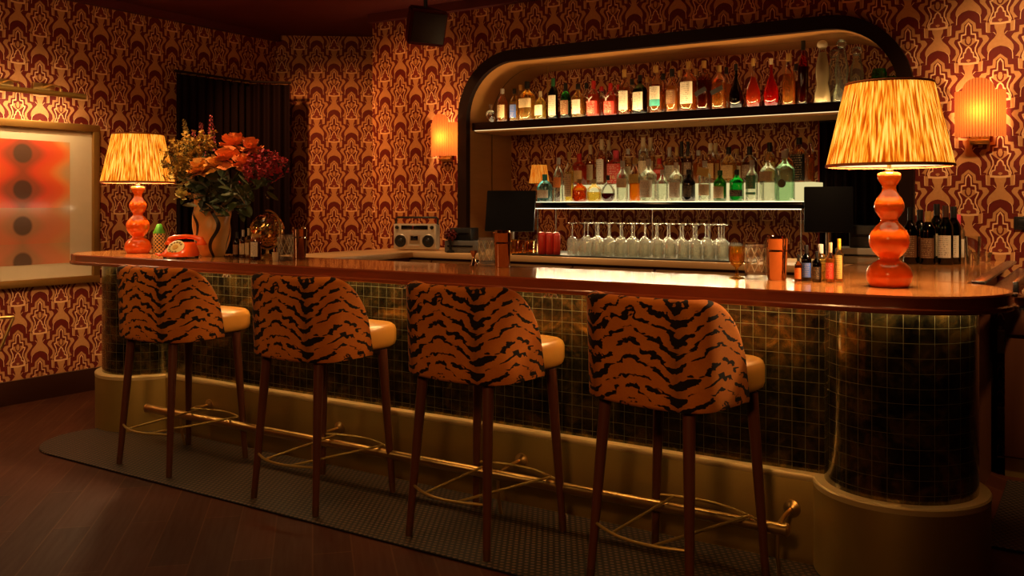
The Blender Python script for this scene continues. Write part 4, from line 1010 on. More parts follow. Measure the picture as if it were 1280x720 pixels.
def facet_glass():
    r = thing('mixing_glass', '', 'mixing glass')
    MB().lathe([(0, 0), (.041, 0), (.044, .004), (.044, .142), (.046, .145), (.0445, .147), (.0415, .145), (.040, .014), (0, .012)], seg=36).build('glass_wall', WARE, r, angle=50)
    mb = MB(); N = 9
    for k in range(N):
        for sg in (-1, 1):
            pts = [(.0447*math.cos(2*PI*k/N+sg*q*.95/6), .0447*math.sin(2*PI*k/N+sg*q*.95/6), .032+.10*q/6) for q in range(7)]
            mb.tube(pts, .0017, 5)
    mb.build('cut_pattern', liquid('cut_glass', (.85, .78, .62), .65), r)
    return r
g0 = facet_glass(); CNT = ZB1+.0008
for i, (px, bot, lb) in enumerate(((609, 332, 'diamond cut mixing glass beside the copper shaker in the middle of the bar'), (945, 345, 'diamond cut mixing glass beside the copper shaker near the big lamp'), (357, 320, 'diamond cut mixing glass near the gold ball at the left of the bar'))):
    o = g0 if i == 0 else copy_tree(g0); x, y = on_y(px, 3.74 if px < 400 else 3.92 if px < 900 else 3.86); o.location = (x, y, CNT); o['label'] = lb; o['group'] = 'diamond cut mixing glasses on the bar'
s0 = thing('shaker', '', 'cocktail shaker')
MB().lathe([(0, 0), (.036, 0), (.038, .004), (.046, .172), (.0475, .174), (.0455, .175), (.036, .008), (0, .007)], seg=40).build('cup', M_COPPER, s0, angle=50)
MB().lathe([(.0445, .120), (.0395, .185), (.038, .186), (.036, .183), (.0425, .118)], seg=40, close=False).build('inner_tin', M_COPPER, s0, angle=50)
for i, (px, bot, lb) in enumerate(((628, 333, 'copper cocktail shaker right of the mixing glass in the middle of the bar'), (971, 345, 'copper cocktail shaker near the bitters bottles'), (374, 321, 'copper cocktail shaker near the gold ball at the left of the bar'))):
    o = s0 if i == 0 else copy_tree(s0); x, y = on_y(px, 3.90 if px < 900 else 3.86); o.location = (x, y, CNT); o['label'] = lb; o['group'] = 'copper shakers on the bar'
# jigger
x, y = on_y(592, 3.92); o = thing('jigger', 'small copper jigger left of the mixing glass in the middle of the bar', 'jigger', (x, y, CNT))
MB().lathe([(.022, 0), (.006, .040), (.006, .044), (.020, .076), (.0215, .077), (.019, .074), (.004, .045)], seg=24, close=False).build('double_cup', M_COPPER, o, angle=60)
# amber goblet
x, y = on_y(921, 3.86); o = thing('goblet', 'amber glass goblet left of the mixing glass near the big lamp', 'glass', (x, y, CNT))
GL['gob'] = glass('goblet_glass', (.99, .80, .34), (.70, .38, .06))
MB().lathe([(0, 0), (.033, 0), (.034, .003), (.008, .010), (.006, .03), (.007, .045), (.022, .058), (.033, .075), (.036, .10), (.034, .135), (.0335, .137), (.032, .135), (.034, .10), (.030, .076), (0, .062)], seg=28).build('bowl', GL['gob'], o, angle=60)
MB().lathe([(0, .064), (.028, .077), (.0325, .10), (.0325, .108), (0, .108)], seg=24).build('drink', LQ['gold'], o)

# upturned glasses on the back counter
stem = thing('stem_glass', '', 'glass')
MB().lathe([(.030, 0), (.036, .02), (.040, .06), (.034, .095), (.012, .112), (.004, .122), (.0035, .195), (.008, .201), (.033, .206), (.034, .209), (0, .210)], seg=20, close=False).build('bowl', WARE, stem, angle=60)
short = thing('tumbler', '', 'glass')
MB().lathe([(.034, 0), (.035, .02), (.033, .085), (.030, .098), (.026, .103), (0, .104)], seg=11, close=False).lathe([(.031, .004), (.030, .08), (.026, .088), (0, .09)], seg=11, close=False).build('cup', WARE, short, angle=15)
HZ = HC+.0095
first = True
for row, (Y, xa, xb) in enumerate(((5.56, -3.08, -2.00), (5.66, -3.02, -2.05), (5.74, -2.98, -2.10))):
    nn = int((xb-xa)/.078)
    for i in range(nn):
        o = stem if first else copy_tree(stem); first = False
        o.location = (xa+(xb-xa)*i/(nn-1)+random.uniform(-.004, .004), Y+random.uniform(-.004, .004), HZ)
        o['label'] = 'clear stemmed glass standing upside down in the rows under the lower shelf'; o['group'] = 'upturned stemmed glasses'
first = True
for row, (Y, xa, xb) in enumerate(((5.32, -2.95, -1.83), (5.42, -2.97, -1.88))):
    nn = int((xb-xa)/.075)
    for i in range(nn):
        o = short if first else copy_tree(short); first = False
        o.location = (xa+(xb-xa)*i/(nn-1)+random.uniform(-.003, .003), Y+random.uniform(-.003, .003), HZ)
        o['label'] = 'clear tumbler standing upside down on the rubber strip of the back counter'; o['group'] = 'upturned tumblers'
tag(MB().box((-2.56, 5.53, HC+.0045), (1.66, .54, .009), bev=.002).build('glass_mat', M_BLACK), 'black rubber strip under the upturned glasses on the back counter', 'mat')
# upturned coupes lying in the foreground of the rows (shallow domes)
GL['yel'] = glass('yellow_glass', (.95, .72, .16), (.55, .32, .03))
y0 = thing('tumbler', '', 'glass')
MB().lathe([(.034, 0), (.036, .02), (.036, .085), (.033, .098), (0, .099)], seg=20, close=False).build('cup', GL['yel'], y0, angle=60)
for k in range(8): MB().tube([(.0365*math.cos(k*PI/4), .0365*math.sin(k*PI/4), .01), (.0365*math.cos(k*PI/4+.3), .0365*math.sin(k*PI/4+.3), .09)], .003, 5).build('cut_rib', GL['yel'], y0)
n = 0
for Y in (5.36, 5.45):
    for px in (635, 648, 661):
        o = y0 if n == 0 else copy_tree(y0); x, y = on_y(px+(5 if Y > 5.4 else 0), Y); o.location = (x, y, HC+.0008); n += 1
        o['label'] = 'yellow cut glass tumbler upside down left of the red boards'; o['group'] = 'yellow tumblers on the back counter'
# three red boards standing side by side
for i, px in enumerate((677, 686, 695)):
    x, y = on_y(px, 5.36+.0*i); o = thing('serving_board', ['red rounded board, leftmost of the three standing red boards', 'red rounded board, middle of the three standing red boards', 'red rounded board, rightmost of the three standing red boards'][i], 'board', (x, y, HC+.0008), .62, 'red boards on the back counter')
    pr = [(-.065, .012), (-.06, .004), (.06, .004), (.065, .012), (.075, .03), (.075, .135), (.06, .155), (-.06, .155), (-.075, .135), (-.075, .03)]
    mb = MB(); T = .022
    for s_ in (0,):
        rings = []
        for off, xx in ((-.010, -T), (0, -T*.6), (0, T*.6), (-.010, T)): rings.append([(xx, a*(1+off*8), b+(-off*.8 if b < .08 else off*.8)) for a, b in pr])
        V = sum(rings, []); m_ = len(pr); F = [[j*m_+q, j*m_+(q+1) % m_, (j+1)*m_+(q+1) % m_, (j+1)*m_+q] for j in range(3) for q in range(m_)]+[list(range(m_))[::-1], [3*m_+q for q in range(m_)]]
        mb.add(V, F)
    mb.build('board_body', M_RED, o, angle=35)
    MB().box((0, -.045, .002), (.05, .02, .004)).box((0, .045, .002), (.05, .02, .004)).build('foot', M_BLACK, o)
# clear glasses at the right
gl2 = [(1216, 5.42, .042, .15, 'tall clear glass on the right return before the wallpaper'), (1204, 5.76, .045, .06, 'upturned clear bowl glass right of the wine bottles'), (1228, 5.66, .05, .055, 'flat clear glass dish at the right end of the return')]
for px, Y, r, h, lb in gl2:
    x, y = on_y(px, Y); x = min(x, -.53); o = thing('glass', lb, 'glass', (x, y, CNT))
    MB().lathe([(0, 0), (r*.7, 0), (r*.75, .004), (r, h), (r*.95, h), (r*.68, .008), (0, .008)], seg=24).build('cup', GL['clear'], o, angle=60)
    if h > .1: MB().tube([(r*.8, 0, .03), (r*1.3, 0, .05), (r*1.4, 0, .10), (r*.95, 0, .13)], .005, 8).build('handle', GL['clear'], o)

# bitters bottles at the right of the bar and syrup bottles at the left
GB = 'small bottles on the bar'
for px, bot, top, r, gl, lq, lab, cap, kind, lb in ((998, 345, 318, .015, 'amber', 'dark', 'orange', 'black', 'round', 'small bottle with orange label, leftmost of the bitters near the big lamp'), (1008, 347, 306, .021, 'black', None, 'blue', 'black', 'round', 'dark dropper bottle with blue label among the bitters'),
        (1021, 347, 314, .018, 'black', None, 'black', 'black', 'round', 'small black dropper bottle among the bitters'), (1026, 341, 305, .026, 'clear', 'yellow', None, 'silver', 'round', 'round shouldered clear bottle behind the small black dropper'),
        (1038, 347, 303, .018, 'clear', 'orange', 'red', 'cream', 'round', 'bottle of orange bitters with a cream cap'), (1049, 348, 298, .018, 'clear', 'gold', 'yellow', 'yellow', 'round', 'tall bitters bottle with oversized yellow label and yellow cap')):
    CAPC['yellow'] = (.75, .45, .03)
    x, y = on_y(px, 3.93 if px == 1026 else 3.89 if px in (1008, 1049) else 3.84); h = (zat(top, x, y)-CNT)
    bottle(kind, x, y, CNT, h, r, gl=gl, lq=lq, lab=lab, lz=(.1, .5) if px < 1045 else (.08, .62), cap=cap, caph=.22, label=lb, group=GB, name='bitters_bottle')
for px, bot, top, r, gl, lq, lab, cap, lb in ((296, 318, 290, .022, 'black', None, 'brown', 'black', 'dark small bottle right of the vase'), (304, 319, 287, .022, 'clear', 'dark', 'cream', 'silver', 'small clear bottle with cream label right of the vase'), (311, 319, 285, .022, 'clear', 'gold', 'cream', 'cream', 'small bottle with cream cap left of the gold ball'), (320, 319, 293, .030, 'amber', 'dark', 'white', 'gold', 'small jar bottle with white label in front of the gold ball')):
    x, y = on_y(px, 3.80 if px != 320 else 3.68); bottle('round' if r < .03 else 'jar', x, y, CNT, (zat(top, x, y)-CNT), r, gl=gl, lq=lq, lab=lab, lz=(.1, .5) if r < .03 else (.12, .7), cap=cap, caph=.22, label=lb, group=GB, name='syrup_bottle')
# ------------------------------------------------------------------ boombox
x, y = on_y(521, 5.42); bbw = .335
o = thing('boombox', 'silver boombox radio with two round speakers on the left counter end', 'radio', (x, y, HC+.0005), .32)
M_SILV = mat('silver_plastic', (.58, .50, .38), .35, .35)
MB().box((0, 0, .103), (bbw, .10, .19), bev=.008).build('case', M_SILV, o)
for sx_ in (-.110, .110):
    sp_ = MB().lathe([(0, 0), (.052, 0), (.052, .006), (.047, .009), (.046, .003), (0, .003)], seg=32, M=Matrix.Rotation(PI/2, 4, 'X')).build('speaker', M_SILV, o, loc=(sx_, -.050, .070))
    MB().lathe([(0, 0), (.046, 0), (.040, .006), (.020, .004), (.014, .009), (0, .011)], seg=32, M=Matrix.Rotation(PI/2, 4, 'X')).build('cone', M_BLACK, sp_, loc=(0, -.004, 0))
td = MB().box((0, -.051, .085), (.080, .006, .065), bev=.002).build('cassette_door', mat('dim_silver', (.36, .28, .19), .35, .4), o)
MB().box((0, -.0555, .092), (.056, .004, .034), bev=.001).build('window', M_BLACK2, td)
MB().box((0, -.052, .036), (.080, .008, .014), bev=.002).build('key_row', M_SILV, o)
dp = MB().box((-.0, -.051, .172), (.21, .006, .030), bev=.002).build('tuner_dial', M_BLACK2, o)
MB().box((-.01, -.0555, .172), (.003, .003, .026)).build('needle', M_RED, dp)
for sx_ in (-.138, .138): MB().lathe([(0, 0), (.014, 0), (.013, .012), (0, .013)], seg=20, M=Matrix.Rotation(PI/2, 4, 'X')).build('knob', M_BLACK, o, loc=(sx_, -.050, .172))
MB().tube([(-bbw/2+.004, 0, .19), (-bbw/2+.0, 0, .232), (-bbw/2+.012, 0, .246), (bbw/2-.012, 0, .246), (bbw/2, 0, .232), (bbw/2-.004, 0, .19)], .008, 10).build('handle', M_BLACK, o)

# ------------------------------------------------------------------ till equipment
def till(px0, px1, ptop, pbot, Y, rz, label, standy):
    xa, xb = on_y(px0, Y)[0], on_y(px1, Y)[0]; x = (xa+xb)/2; wd = abs(xb-xa)
    zt, zb = zat(ptop, x, Y), zat(pbot, x, Y)
    r = thing('monitor', label, 'monitor', (x, Y, HC+.0005), rz)
    h = zt-zb; zc = (zt+zb)/2-HC
    M2 = Matrix.Translation((0, 0, zc)) @ Matrix.Rotation(math.radians(-12), 4, 'X')
    s_ = MB().box((0, 0, 0), (wd, .03, h), bev=.006).build('screen', mat('dim_screen', (.004, .004, .005), .6, spec=.1), r); s_.matrix_local = M2
    b_ = MB().box((0, .028, 0), (wd*.7, .03, h*.6), bev=.008).build('rear_cover', M_BLACK, s_)
    MB().box((0, .03, .008), (.18, .16, .016), bev=.005).tube([(0, .06, .01), (0, .05, zc)], .016, 10).build('stand', M_STEEL, r)
    return r
till(612, 665, 238, 290, 5.64, .30, 'black till monitor at the left end of the lower shelf', 0)
till(1006, 1066, 233, 291, 5.42, .25, 'black till monitor left of the big lamp base', 0)
for px, Y, w_, d_, h_, z_, m_, nm, lb, rz in ((582, 5.40, .24, .22, .085, 0, M_GREY, 'cash_drawer', 'grey cash drawer right of the boombox', .25), (580, 5.40, .17, .16, .09, .0855, M_BLACK, 'receipt_printer', 'black receipt printer on the grey cash drawer', .25),
        (1080, 5.66, .30, .26, .09, 0, mat('pale_plastic', (.36, .31, .24), .45), 'cash_drawer', 'pale cash drawer behind the base of the big lamp', .15), (1082, 5.66, .17, .16, .13, .0905, M_BLACK, 'receipt_printer', 'black receipt printer behind the big lamp base', .15)):
    x, y = on_y(px, Y); r = thing(nm, lb, nm.split('_')[1], (x, y, HC+.0005+z_), rz)
    MB().box((0, 0, h_/2), (w_, d_, h_), bev=.008).build('case', m_, r)
    MB().box((0, -d_/2-.001, h_*.55), (w_*.8, .006, h_*.12)).build('slot', M_BLACK2, r)
x, y = on_y(563, 5.275); r = thing('ornament_skull', 'small dark ornament with red beads left of the receipt printer', 'ornament', (x, y, HC+.0005))
MB().lathe([(0, 0), (.03, 0), (.03, .01), (.010, .02), (.010, .09), (0, .09)], seg=16).build('stand', M_BLACK, r)
mb = MB()
for k in range(26):
    a = k*2.4; zz = -.9+1.8*k/25; q = math.sqrt(1-zz*zz); mb.sphere((.036*q*math.cos(a), .036*q*math.sin(a), .125+.036*zz), .012, 8, 6)
mb.build('head', mat('dark_beads', (.10, .012, .010), .2), r)
# dark bin at the far right and switch plate
x, y = .0, 5.60
r = thing('storage_tub', 'dark green tub with pale bands on the base cabinet at the right edge', 'tub', (.02, 5.62, .9478))
MB().lathe([(0, 0), (.085, 0), (.095, .02), (.10, .20), (.105, .205), (.105, .215), (0, .215)], seg=32).build('tub_body', mat('dark_tub', (.035, .038, .025), .3), r)
for z_ in (.13, .145): MB().lathe([(.0985+.0007, z_), (.0992+.0007, z_+.006)], seg=32, close=False).build('band', M_WHITE, r)
x, y, z = on_y(1277, YB, 279); tag(MB().box((0, -.006, 0), (.075, .012, .075), bev=.004).box((0, -.014, 0), (.03, .008, .04), bev=.003).build('switch_plate', M_BLACK, loc=(x, YB, z)), 'black switch plate on the papered wall at the right edge', 'switch')

# ------------------------------------------------------------------ telephone
x, y = on_y(227, 3.53)
o = thing('telephone', 'orange rotary dial telephone between the far lamp and the vase', 'telephone', (x, y, CNT), .38)
V = []; F = []
def tel_ring(w0, y0, y1, z, n=24, e=4):
    q_ = []
    for i in range(n):
        a = 2*PI*i/n; c, s_ = math.cos(a), math.sin(a); q = (abs(c)**e+abs(s_)**e)**(-1/e); q_.append((w0*q*c, (y0+y1)/2+(y1-y0)/2*q*s_, z))
    return q_
R_ = [tel_ring(.080, -.10, .085, .010), tel_ring(.088, -.105, .09, .014), tel_ring(.088, -.102, .09, .03), tel_ring(.078, -.075, .085, .055), tel_ring(.066, -.03, .075, .082), tel_ring(.060, .0, .07, .092), tel_ring(.04, .02, .06, .094)]
for q in R_: V += q
for j in range(len(R_)-1):
    for i in range(24): F.append([j*24+i, j*24+(i+1) % 24, (j+1)*24+(i+1) % 24, (j+1)*24+i])
F += [list(range(24))[::-1], [(len(R_)-1)*24+i for i in range(24)]]
M_TEL = mat('orange_phone', (.90, .10, .008), .25, coat=.4)
MB().add(V, F).build('body', M_TEL, o, angle=60)
Md = Matrix.Translation((0, -.061, .062)) @ Matrix.Rotation(math.radians(50), 4, 'X')
d_ = MB().lathe([(0, 0), (.052, 0), (.052, .006), (.046, .009), (0, .009)], seg=36).build('dial', mat('dial_cream', (.66, .52, .20), .4), o); d_.matrix_local = Md
mb = MB()
for k in range(10):
    a = .6+k*.5; mb.lathe([(0, .0085), (.0068, .0085), (.0068, .0102), (0, .0102)], c=(.036*math.cos(a), .036*math.sin(a), 0), seg=12)
mb.build('finger_holes', mat('dial_dark', (.20, .12, .04), .5), d_)
MB().lathe([(0, .009), (.018, .009), (.016, .013), (0, .014)], seg=24).build('hub', mat('dial_hub', (.55, .30, .06), .4), d_)
hs = MB(); hs.tube([(-.105, .045, .092), (-.10, .045, .108), (-.06, .045, .122), (0, .045, .127), (.06, .045, .122), (.10, .045, .108), (.105, .045, .092)], [.020, .019, .014, .013, .014, .019, .020], 16)
for s_ in (-1, 1): hs.lathe([(0, 0), (.028, 0), (.030, .006), (.024, .022), (0, .026)], c=(s_*.103, .045, .076), seg=24)
hs.build('handset', M_TEL, o, angle=60)
pts = [(-.10+.010*math.cos(k*.9)-.0016*k*.6, -.01-.05*math.sin(k/46*PI)-.0+.010*math.sin(k*.9)*.4, .016+.010*math.sin(k*.9)*.0+.010*abs(math.sin(k*.45))) for k in range(46)]
MB().tube(pts, .0035, 6).build('cord', M_TEL, o)
for sx_ in (-.06, .06):
    for sy_ in (-.08, .065): MB().lathe([(0, 0), (.010, 0), (.010, .012), (0, .012)], c=(sx_, sy_, 0), seg=12).build('foot', M_BLACK, o)
# wicker bottle with green cap
x, y = on_y(199, 3.80)
o = thing('wicker_shaker', 'slim woven patterned bottle with green cap between the far lamp and the telephone', 'bottle', (x, 3.80, CNT))
t = NT('lattice'); s = t.sep(t.coord()); an = t.math('DIVIDE', t.math('ARCTAN2', s[1], s[0]), 2*PI/10); zz = t.math('DIVIDE', s[2], .024)
l1 = t.math('LESS_THAN', t.math('FRACT', t.math('ADD', an, t.math('ADD', zz, 50))), .3); l2 = t.math('LESS_THAN', t.math('FRACT', t.math('SUBTRACT', t.math('ADD', zz, 50), an)), .3)
M_LAT = t.done(t.bsdf(t.mix(t.math('MAXIMUM', l1, l2), (.035, .02, .010), (.60, .38, .12)), .5))
MB().lathe([(0, 0), (.038, 0), (.040, .006), (.038, .125), (.036, .13), (0, .13)], seg=28).build('body', M_LAT, o)
MB().lathe([(0, .13), (.037, .13), (.037, .136), (.024, .165), (.016, .188), (.010, .192), (0, .192)], seg=24).build('cap', mat('green_cap', (.07, .28, .02), .35), o)

# gold mosaic ball on stand
x, y = on_y(334, 3.88)
o = thing('mosaic_ball', 'gold mirror mosaic ball on a small gold globe stand', 'ornament', (x, y, CNT))
M_GOLD = mat('gold_mirror', (.95, .66, .24), .16, 1)
RB = .100; mb = MB()
for j in range(14):
    a0, a1 = -PI/2+PI*j/14, -PI/2+PI*(j+1)/14; am = (a0+a1)/2; nn = max(4, int(30*math.cos(am)))
    for i in range(nn):
        b0, b1 = 2*PI*(i+.04)/nn, 2*PI*(i+.96)/nn; P = []
        j0 = Vector((random.uniform(-.02, .02), random.uniform(-.02, .02), random.uniform(-.02, .02)))*.16
        for aa, bb in ((a0+.008, b0), (a0+.008, b1), (a1-.008, b1), (a1-.008, b0)):
            P.append(Vector((RB*math.cos(aa)*math.cos(bb), RB*math.cos(aa)*math.sin(bb), RB*math.sin(aa)+.165))+j0*(1 if len(P) % 2 else -1))
        mb.quad(*P)
bl = mb.build('mirror_tiles', M_GOLD, o, False); MB().sphere((0, 0, .165), RB*.985, 28, 18).build('core', M_DARKWOOD, bl)
arc = [(.117*math.cos(t_), .0, .165+.117*math.sin(t_)) for t_ in [PI*(-.62)+i*(PI*1.15)/24 for i in range(25)]]
MB().tube(arc, .006, 8).build('meridian_arm', M_BRASS, o)
MB().lathe([(0, 0), (.06, 0), (.062, .006), (.03, .012), (.010, .022), (.009, .05), (0, .05)], seg=28).build('stand', M_BRASS, o)
# small figurine between ball and glass
x, y = on_y(344, 3.62)
o = thing('bar_stirrer_cup', 'tiny patterned cup of picks in front of the gold ball', 'cup', (x, 3.62, CNT))
MB().lathe([(0, 0), (.014, 0), (.018, .05), (.016, .05), (.013, .004), (0, .004)], seg=20).build('cup', M_CREAM, o)
for k in range(4): MB().tube([(.006*math.cos(k*1.7), .006*math.sin(k*1.7), .006), (.012*math.cos(k*1.7), .012*math.sin(k*1.7), .075)], .0015, 5).build('pick', M_RED if k % 2 else M_BRASS, o)

# ------------------------------------------------------------------ vase and flowers
VX, VY = on_y(266, 3.78)
vs_ = thing('vase', 'large ochre ceramic vase with wavy dark bands holding the flowers', 'vase', (VX, VY, CNT))
def vase_pt(u, v):
    a = 2*PI*u; pr = [(0, .070), (.08, .088), (.25, .103), (.45, .112), (.65, .112), (.8, .108), (.92, .112), (1, .120)]
    for (z0, r0), (z1, r1) in zip(pr, pr[1:]):
        if z0 <= v <= z1: r = r0+(r1-r0)*(v-z0)/(z1-z0); break
    r *= 1+.085*math.cos(3*(a+.55*math.sin(v*5.2)))
    return ((r*math.cos(a), r*math.sin(a), .385*v), (u, v))
t = NT('vase_glaze'); s = t.sep(t.coord('UV'))
wv = t.math('MULTIPLY', t.math('SINE', t.math('MULTIPLY', s[1], 9.5)), .035)
f = t.math('ABSOLUTE', t.math('SUBTRACT', t.math('FRACT', t.math('ADD', t.math('MULTIPLY', s[0], 5), t.math('MULTIPLY', wv, 5))), .5))
bandm = t.math('LESS_THAN', f, .085)
nz = t.noise(t.coord(), 14, 4)
M_VASE = t.done(t.bsdf(t.mix(bandm, t.mix(nz, (.46, .24, .055), (.66, .38, .11)), (.014, .010, .009)), .35, normal=t.bump(nz, .2, .004)))
mb = MB().grid(vase_pt, 96, 28)
def vin(u, v):
    p, q = vase_pt(u, 1-v*.5); k = .93; return ((p[0]*k, p[1]*k, p[2]-.001), q)
mb.grid(vin, 96, 8); mb.build('body', M_VASE, vs_, angle=80)
def M_leaf(n, c): return mat(n, c, .5, sheen=.1)
LEAF = [M_leaf('leaf_dark', (.020, .035, .010)), M_leaf('leaf_mid', (.050, .075, .018)), M_leaf('leaf_olive', (.15, .13, .03))]
def frame_from(d):
    d = Vector(d).normalized(); return d.to_track_quat('Z', 'Y').to_matrix().to_4x4()
def leaf(mb, base, d, ln, wd, curl=.25, roll=0):
    M = Matrix.Translation(base) @ frame_from(d) @ Matrix.Rotation(roll, 4, 'Z')
    V = []; F = []; n = 6
    for i in range(n+1):
        q = i/n; w_ = wd*math.sin(PI*min(1, q*.96+.02))**.8*.5; z = ln*q; b = curl*ln*q*q
        V += [M @ Vector((-w_, b+w_*.35, z)), M @ Vector((0, b, z)), M @ Vector((w_, b+w_*.35, z))]
    for i in range(n):
        a = i*3; F += [[a, a+1, a+4, a+3], [a+1, a+2, a+5, a+4]]
    mb.add(V, F)
def stem_pts(tip, sway=.03):
    b = Vector((VX, VY, CNT+.18)); nk = Vector((VX+(tip[0]-VX)*.25, VY+(tip[1]-VY)*.25, CNT+.37)); t_ = Vector(tip); r = []
    for i in range(9):
        q = i/8; r.append(b*(1-q)**2+nk*2*q*(1-q)+t_*q*q)
    return r
def ptip(px, py, Y): return Vector(on_y(px, Y, py))
def flower(name, label, tip, group, bloom, stemm=LEAF[1], sr=.003):
    tip = Vector(tip); o = thing(name, label, 'flower', (VX, VY, CNT+.18), 0, group)
    P = stem_pts(tip); L = Vector((VX, VY, CNT+.18))
    MB().tube([p-L for p in P], [sr*1.3]*4+[sr]*5, 6).build('stem', stemm, o)
    bloom(o, tip-L, (P[-1]-P[-2]).normalized()); return o
def petals(mb, c, d, r, layers, n, rnd, ruff=.25):
    for l in range(layers):
        for k in range(n-l):
            a = 2*PI*k/(n-l)+l*.7+rnd.uniform(-.2, .2); el = .25+.9*l/max(1, layers-1)
            M = frame_from(d); dr = M @ Vector((math.cos(a)*math.cos(el), math.sin(a)*math.cos(el), math.sin(el)))
            V = []; F = []; ln = r*(1-.25*l/layers)*rnd.uniform(.85, 1.1); wd = ln*.95
            B = Matrix.Translation(c) @ frame_from(dr) @ Matrix.Rotation(rnd.uniform(-.5, .5), 4, 'Z')
            nu, nv = 5, 4
            for j in range(nv+1):
                q = j/nv
                for i in range(nu+1):
                    u = i/nu*2-1; w_ = wd*.5*(.25+.75*math.sin(min(1, q*1.1)*PI*.55)); 
                    V.append(B @ Vector((u*w_, ln*(.18*q*q+.12*u*u*q)+ruff*ln*.22*q*math.sin(u*5+k*2.1+l), ln*q*(1-.10*u*u))))
            for j in range(nv):
                for i in range(nu): a0 = j*(nu+1)+i; F.append([a0, a0+1, a0+nu+2, a0+nu+1])
            mb.add(V, F)
def rose_bloom(m, r, layers=4, n=7, seed=0):
    def f(o, c, d):
        rnd = random.Random(seed); mb = MB(); d = Vector((d.x*.5+.25, -.75, .45)); petals(mb, c, d, r, layers, n, rnd); mb.build('bloom', m, o, angle=80)
        mb = MB(); dd = Vector((d)).normalized()
        for k in range(3): leaf(mb, c-dd*.01, Vector((math.cos(k*2.1+seed), -.2, math.sin(k*2.1+seed))), r*1.0, r*.5)
        mb.build('leaf', LEAF[1], o, angle=80)
    return f
M_PEACH = M_leaf('petal_orange', (.80, .22, .04)); M_APRI = M_leaf('petal_apricot', (.80, .36, .06)); M_BUR = M_leaf('petal_crimson', (.40, .016, .026)); M_PINK = M_leaf('petal_pink', (.46, .07, .08)); M_YEL = M_leaf('petal_yellow', (.48, .27, .03)); M_PALE = M_leaf('petal_pale', (.62, .50, .16))
GF = 'ruffled orange blooms in the vase'
for i, (px, py, Y, m, r, lb) in enumerate(((293, 182, 3.70, M_PEACH, .085, 'large ruffled orange bloom at the top centre of the bouquet'), (314, 187, 3.66, M_PEACH, .070, 'orange bloom at the upper right of the bouquet beside the crimson spray'), (284, 200, 3.60, M_PEACH, .082, 'orange bloom just below the topmost orange bloom'),
        (250, 214, 3.55, M_APRI, .075, 'apricot bloom at the left of the bouquet nearest the lamp'), (268, 208, 3.56, M_APRI, .068, 'apricot bloom low in the centre of the bouquet'), (303, 206, 3.60, M_PEACH, .065, 'orange bloom low on the right above the green leaves'))):
    flower('ruffled_flower', lb, ptip(px, py, Y), GF, rose_bloom(m, r, seed=i))
def spike(m, ln, seed):
    def f(o, c, d):
        rnd = random.Random(seed); mb = MB(); d = (d+Vector((0, 0, .8))).normalized()
        for k in range(34):
            q = k/33; a = k*2.4; rr = .022*(1-q*.75); p = c+d*(ln*(q-.7))+Vector((math.cos(a)*rr, math.sin(a)*rr, 0))
            petals(mb, p, Vector((math.cos(a), math.sin(a), .4)), .022*(1-.6*q), 1, 3, rnd)
        mb.build('blossoms', m, o, angle=80)
        mb = MB()
        for k in range(10): a = k*2.4; leaf(mb, c-d*(ln*.7+.012*k), Vector((math.cos(a), math.sin(a), .5)), .05, .016)
        mb.build('leaf', LEAF[2], o, angle=80)
    return f
for i, (px, py, Y, m, lb) in enumerate(((232, 162, 3.75, M_PALE, 'pale snapdragon spike, leftmost of the tall spikes'), (252, 166, 3.80, M_PINK, 'pink snapdragon spike between the two other tall spikes'), (264, 158, 3.72, M_PINK, 'tallest pink snapdragon spike, right of the other spikes'), (243, 176, 3.65, M_PINK, 'short dusky snapdragon spike in the left of the bouquet'))):
    flower('snapdragon', lb, ptip(px, py, Y), 'snapdragon spikes in the vase', spike(m, .20, i))
def spray(m, m2, rad, n, seed, pet=.02):
    def f(o, c, d):
        rnd = random.Random(seed); mb = MB(); tw = MB()
        for k in range(n):
            v = Vector((rnd.gauss(0, 1), rnd.gauss(0, .8), rnd.gauss(0, .8))).normalized()*rad*rnd.uniform(.25, 1)
            p = c+v; tw.tube([c-d*.05, c+v*.5-d*.01, p], .0012, 4)
            petals(mb, p, v, pet*rnd.uniform(.7, 1.2), 1, 4, rnd)
        tw.build('twigs', m2, o); mb.build('blossoms', m, o, angle=80)
    return f
for i, (px, py, Y, m, rad, n, lb) in enumerate(((330, 206, 3.68, M_BUR, .12, 70, 'crimson spray at the right edge of the bouquet'), (318, 216, 3.58, M_BUR, .10, 60, 'crimson spray low on the right side above the leaves'), (345, 207, 3.74, M_BUR, .085, 36, 'thin crimson sprig reaching furthest right'), (311, 200, 3.75, M_BUR, .10, 50, 'crimson spray behind the orange blooms'),
        (226, 192, 3.68, M_YEL, .12, 60, 'yellow brown filler spray at the left beside the lamp shade'), (240, 186, 3.60, M_YEL, .11, 60, 'yellow brown filler spray below the pale snapdragon'), (222, 212, 3.62, M_YEL, .10, 40, 'yellow filler spray low at the left above the pale flower'), (258, 180, 3.62, M_YEL, .10, 46, 'golden filler spray between the snapdragons and orange blooms'))):
    flower('filler_spray', lb, ptip(px, py, Y), 'filler sprays in the vase', spray(m, LEAF[2] if m is M_YEL else LEAF[0], rad, n, i, .02))
flower('pale_flower', 'pale yellow flower drooping at the lower left of the bouquet', ptip(228, 244, 3.55), None, rose_bloom(M_PALE, .055, 3, 6, 9))
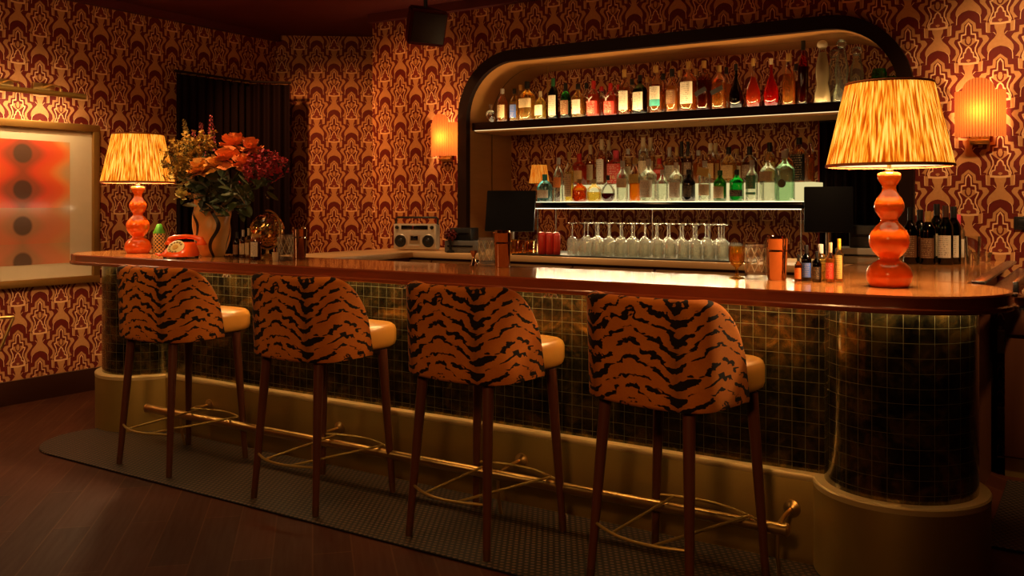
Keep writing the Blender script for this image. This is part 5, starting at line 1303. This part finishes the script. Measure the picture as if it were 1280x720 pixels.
def branch(m, n, ln, wd, seed, spread=.13):
    def f(o, c, d):
        rnd = random.Random(seed); mb = MB()
        for k in range(n):
            q = rnd.random(); p = c*(.55+.45*q) + Vector((rnd.uniform(-.5, .5), rnd.uniform(-.5, .5), rnd.uniform(-.5, .5)))*spread
            leaf(mb, p, Vector((rnd.uniform(-1, 1), rnd.uniform(-1, .3), rnd.uniform(-.6, .6))), ln*rnd.uniform(.7, 1.2), wd*rnd.uniform(.8, 1.2), rnd.uniform(-.3, .5), rnd.uniform(-1, 1))
        mb.build('foliage', m, o, angle=80)
    return f
for i, (px, py, Y, m, n, ln, wd, lb) in enumerate(((312, 240, 3.50, LEAF[1], 34, .085, .038, 'leafy green branch hanging over the right side of the vase'), (330, 232, 3.60, LEAF[1], 30, .08, .036, 'leafy green branch reaching right below the crimson sprays'), (292, 236, 3.50, LEAF[0], 26, .085, .042, 'dark leafy branch over the front rim of the vase'), (262, 228, 3.56, LEAF[0], 26, .10, .055, 'dark leaves in the middle of the bouquet under the apricot blooms'),
        (216, 208, 3.72, LEAF[0], 12, .075, .06, 'dark round leaved branch beside the far lamp shade'), (238, 226, 3.60, LEAF[2], 24, .075, .035, 'olive leafy branch at the lower left of the bouquet'), (300, 222, 3.72, LEAF[0], 34, .10, .05, 'dark leaves behind the orange and crimson flowers'), (258, 200, 3.80, LEAF[0], 30, .09, .045, 'dark leaves behind the snapdragon spikes'))):
    flower('leafy_branch', lb, ptip(px, py, Y), 'leafy branches in the vase', branch(m, n, ln, wd, i+20))

# brass tube furniture at the far left edge
a_ = Vector(on_y(17, 3.45, 396)); b_ = Vector(on_y(-2, 3.35, 441)); d_ = (b_-a_); f_ = a_+d_*((a_.z-.012)/-d_.z)
o = thing('brass_frame', 'slanted brass tube frame before the papered wall at the left edge', 'stand', (f_.x, f_.y, 0))
q_ = Vector((f_.x, f_.y, 0))
for k in (0, 1):
    w_ = Vector((-.05*k, -.30*k, 0)); MB().tube([a_-q_+w_, f_-q_+w_], .011, 12).build('leg', M_BRASS, o)
MB().tube([a_-q_, a_-q_+Vector((-.05, -.30, 0))], .011, 12).build('top_bar', M_BRASS, o)
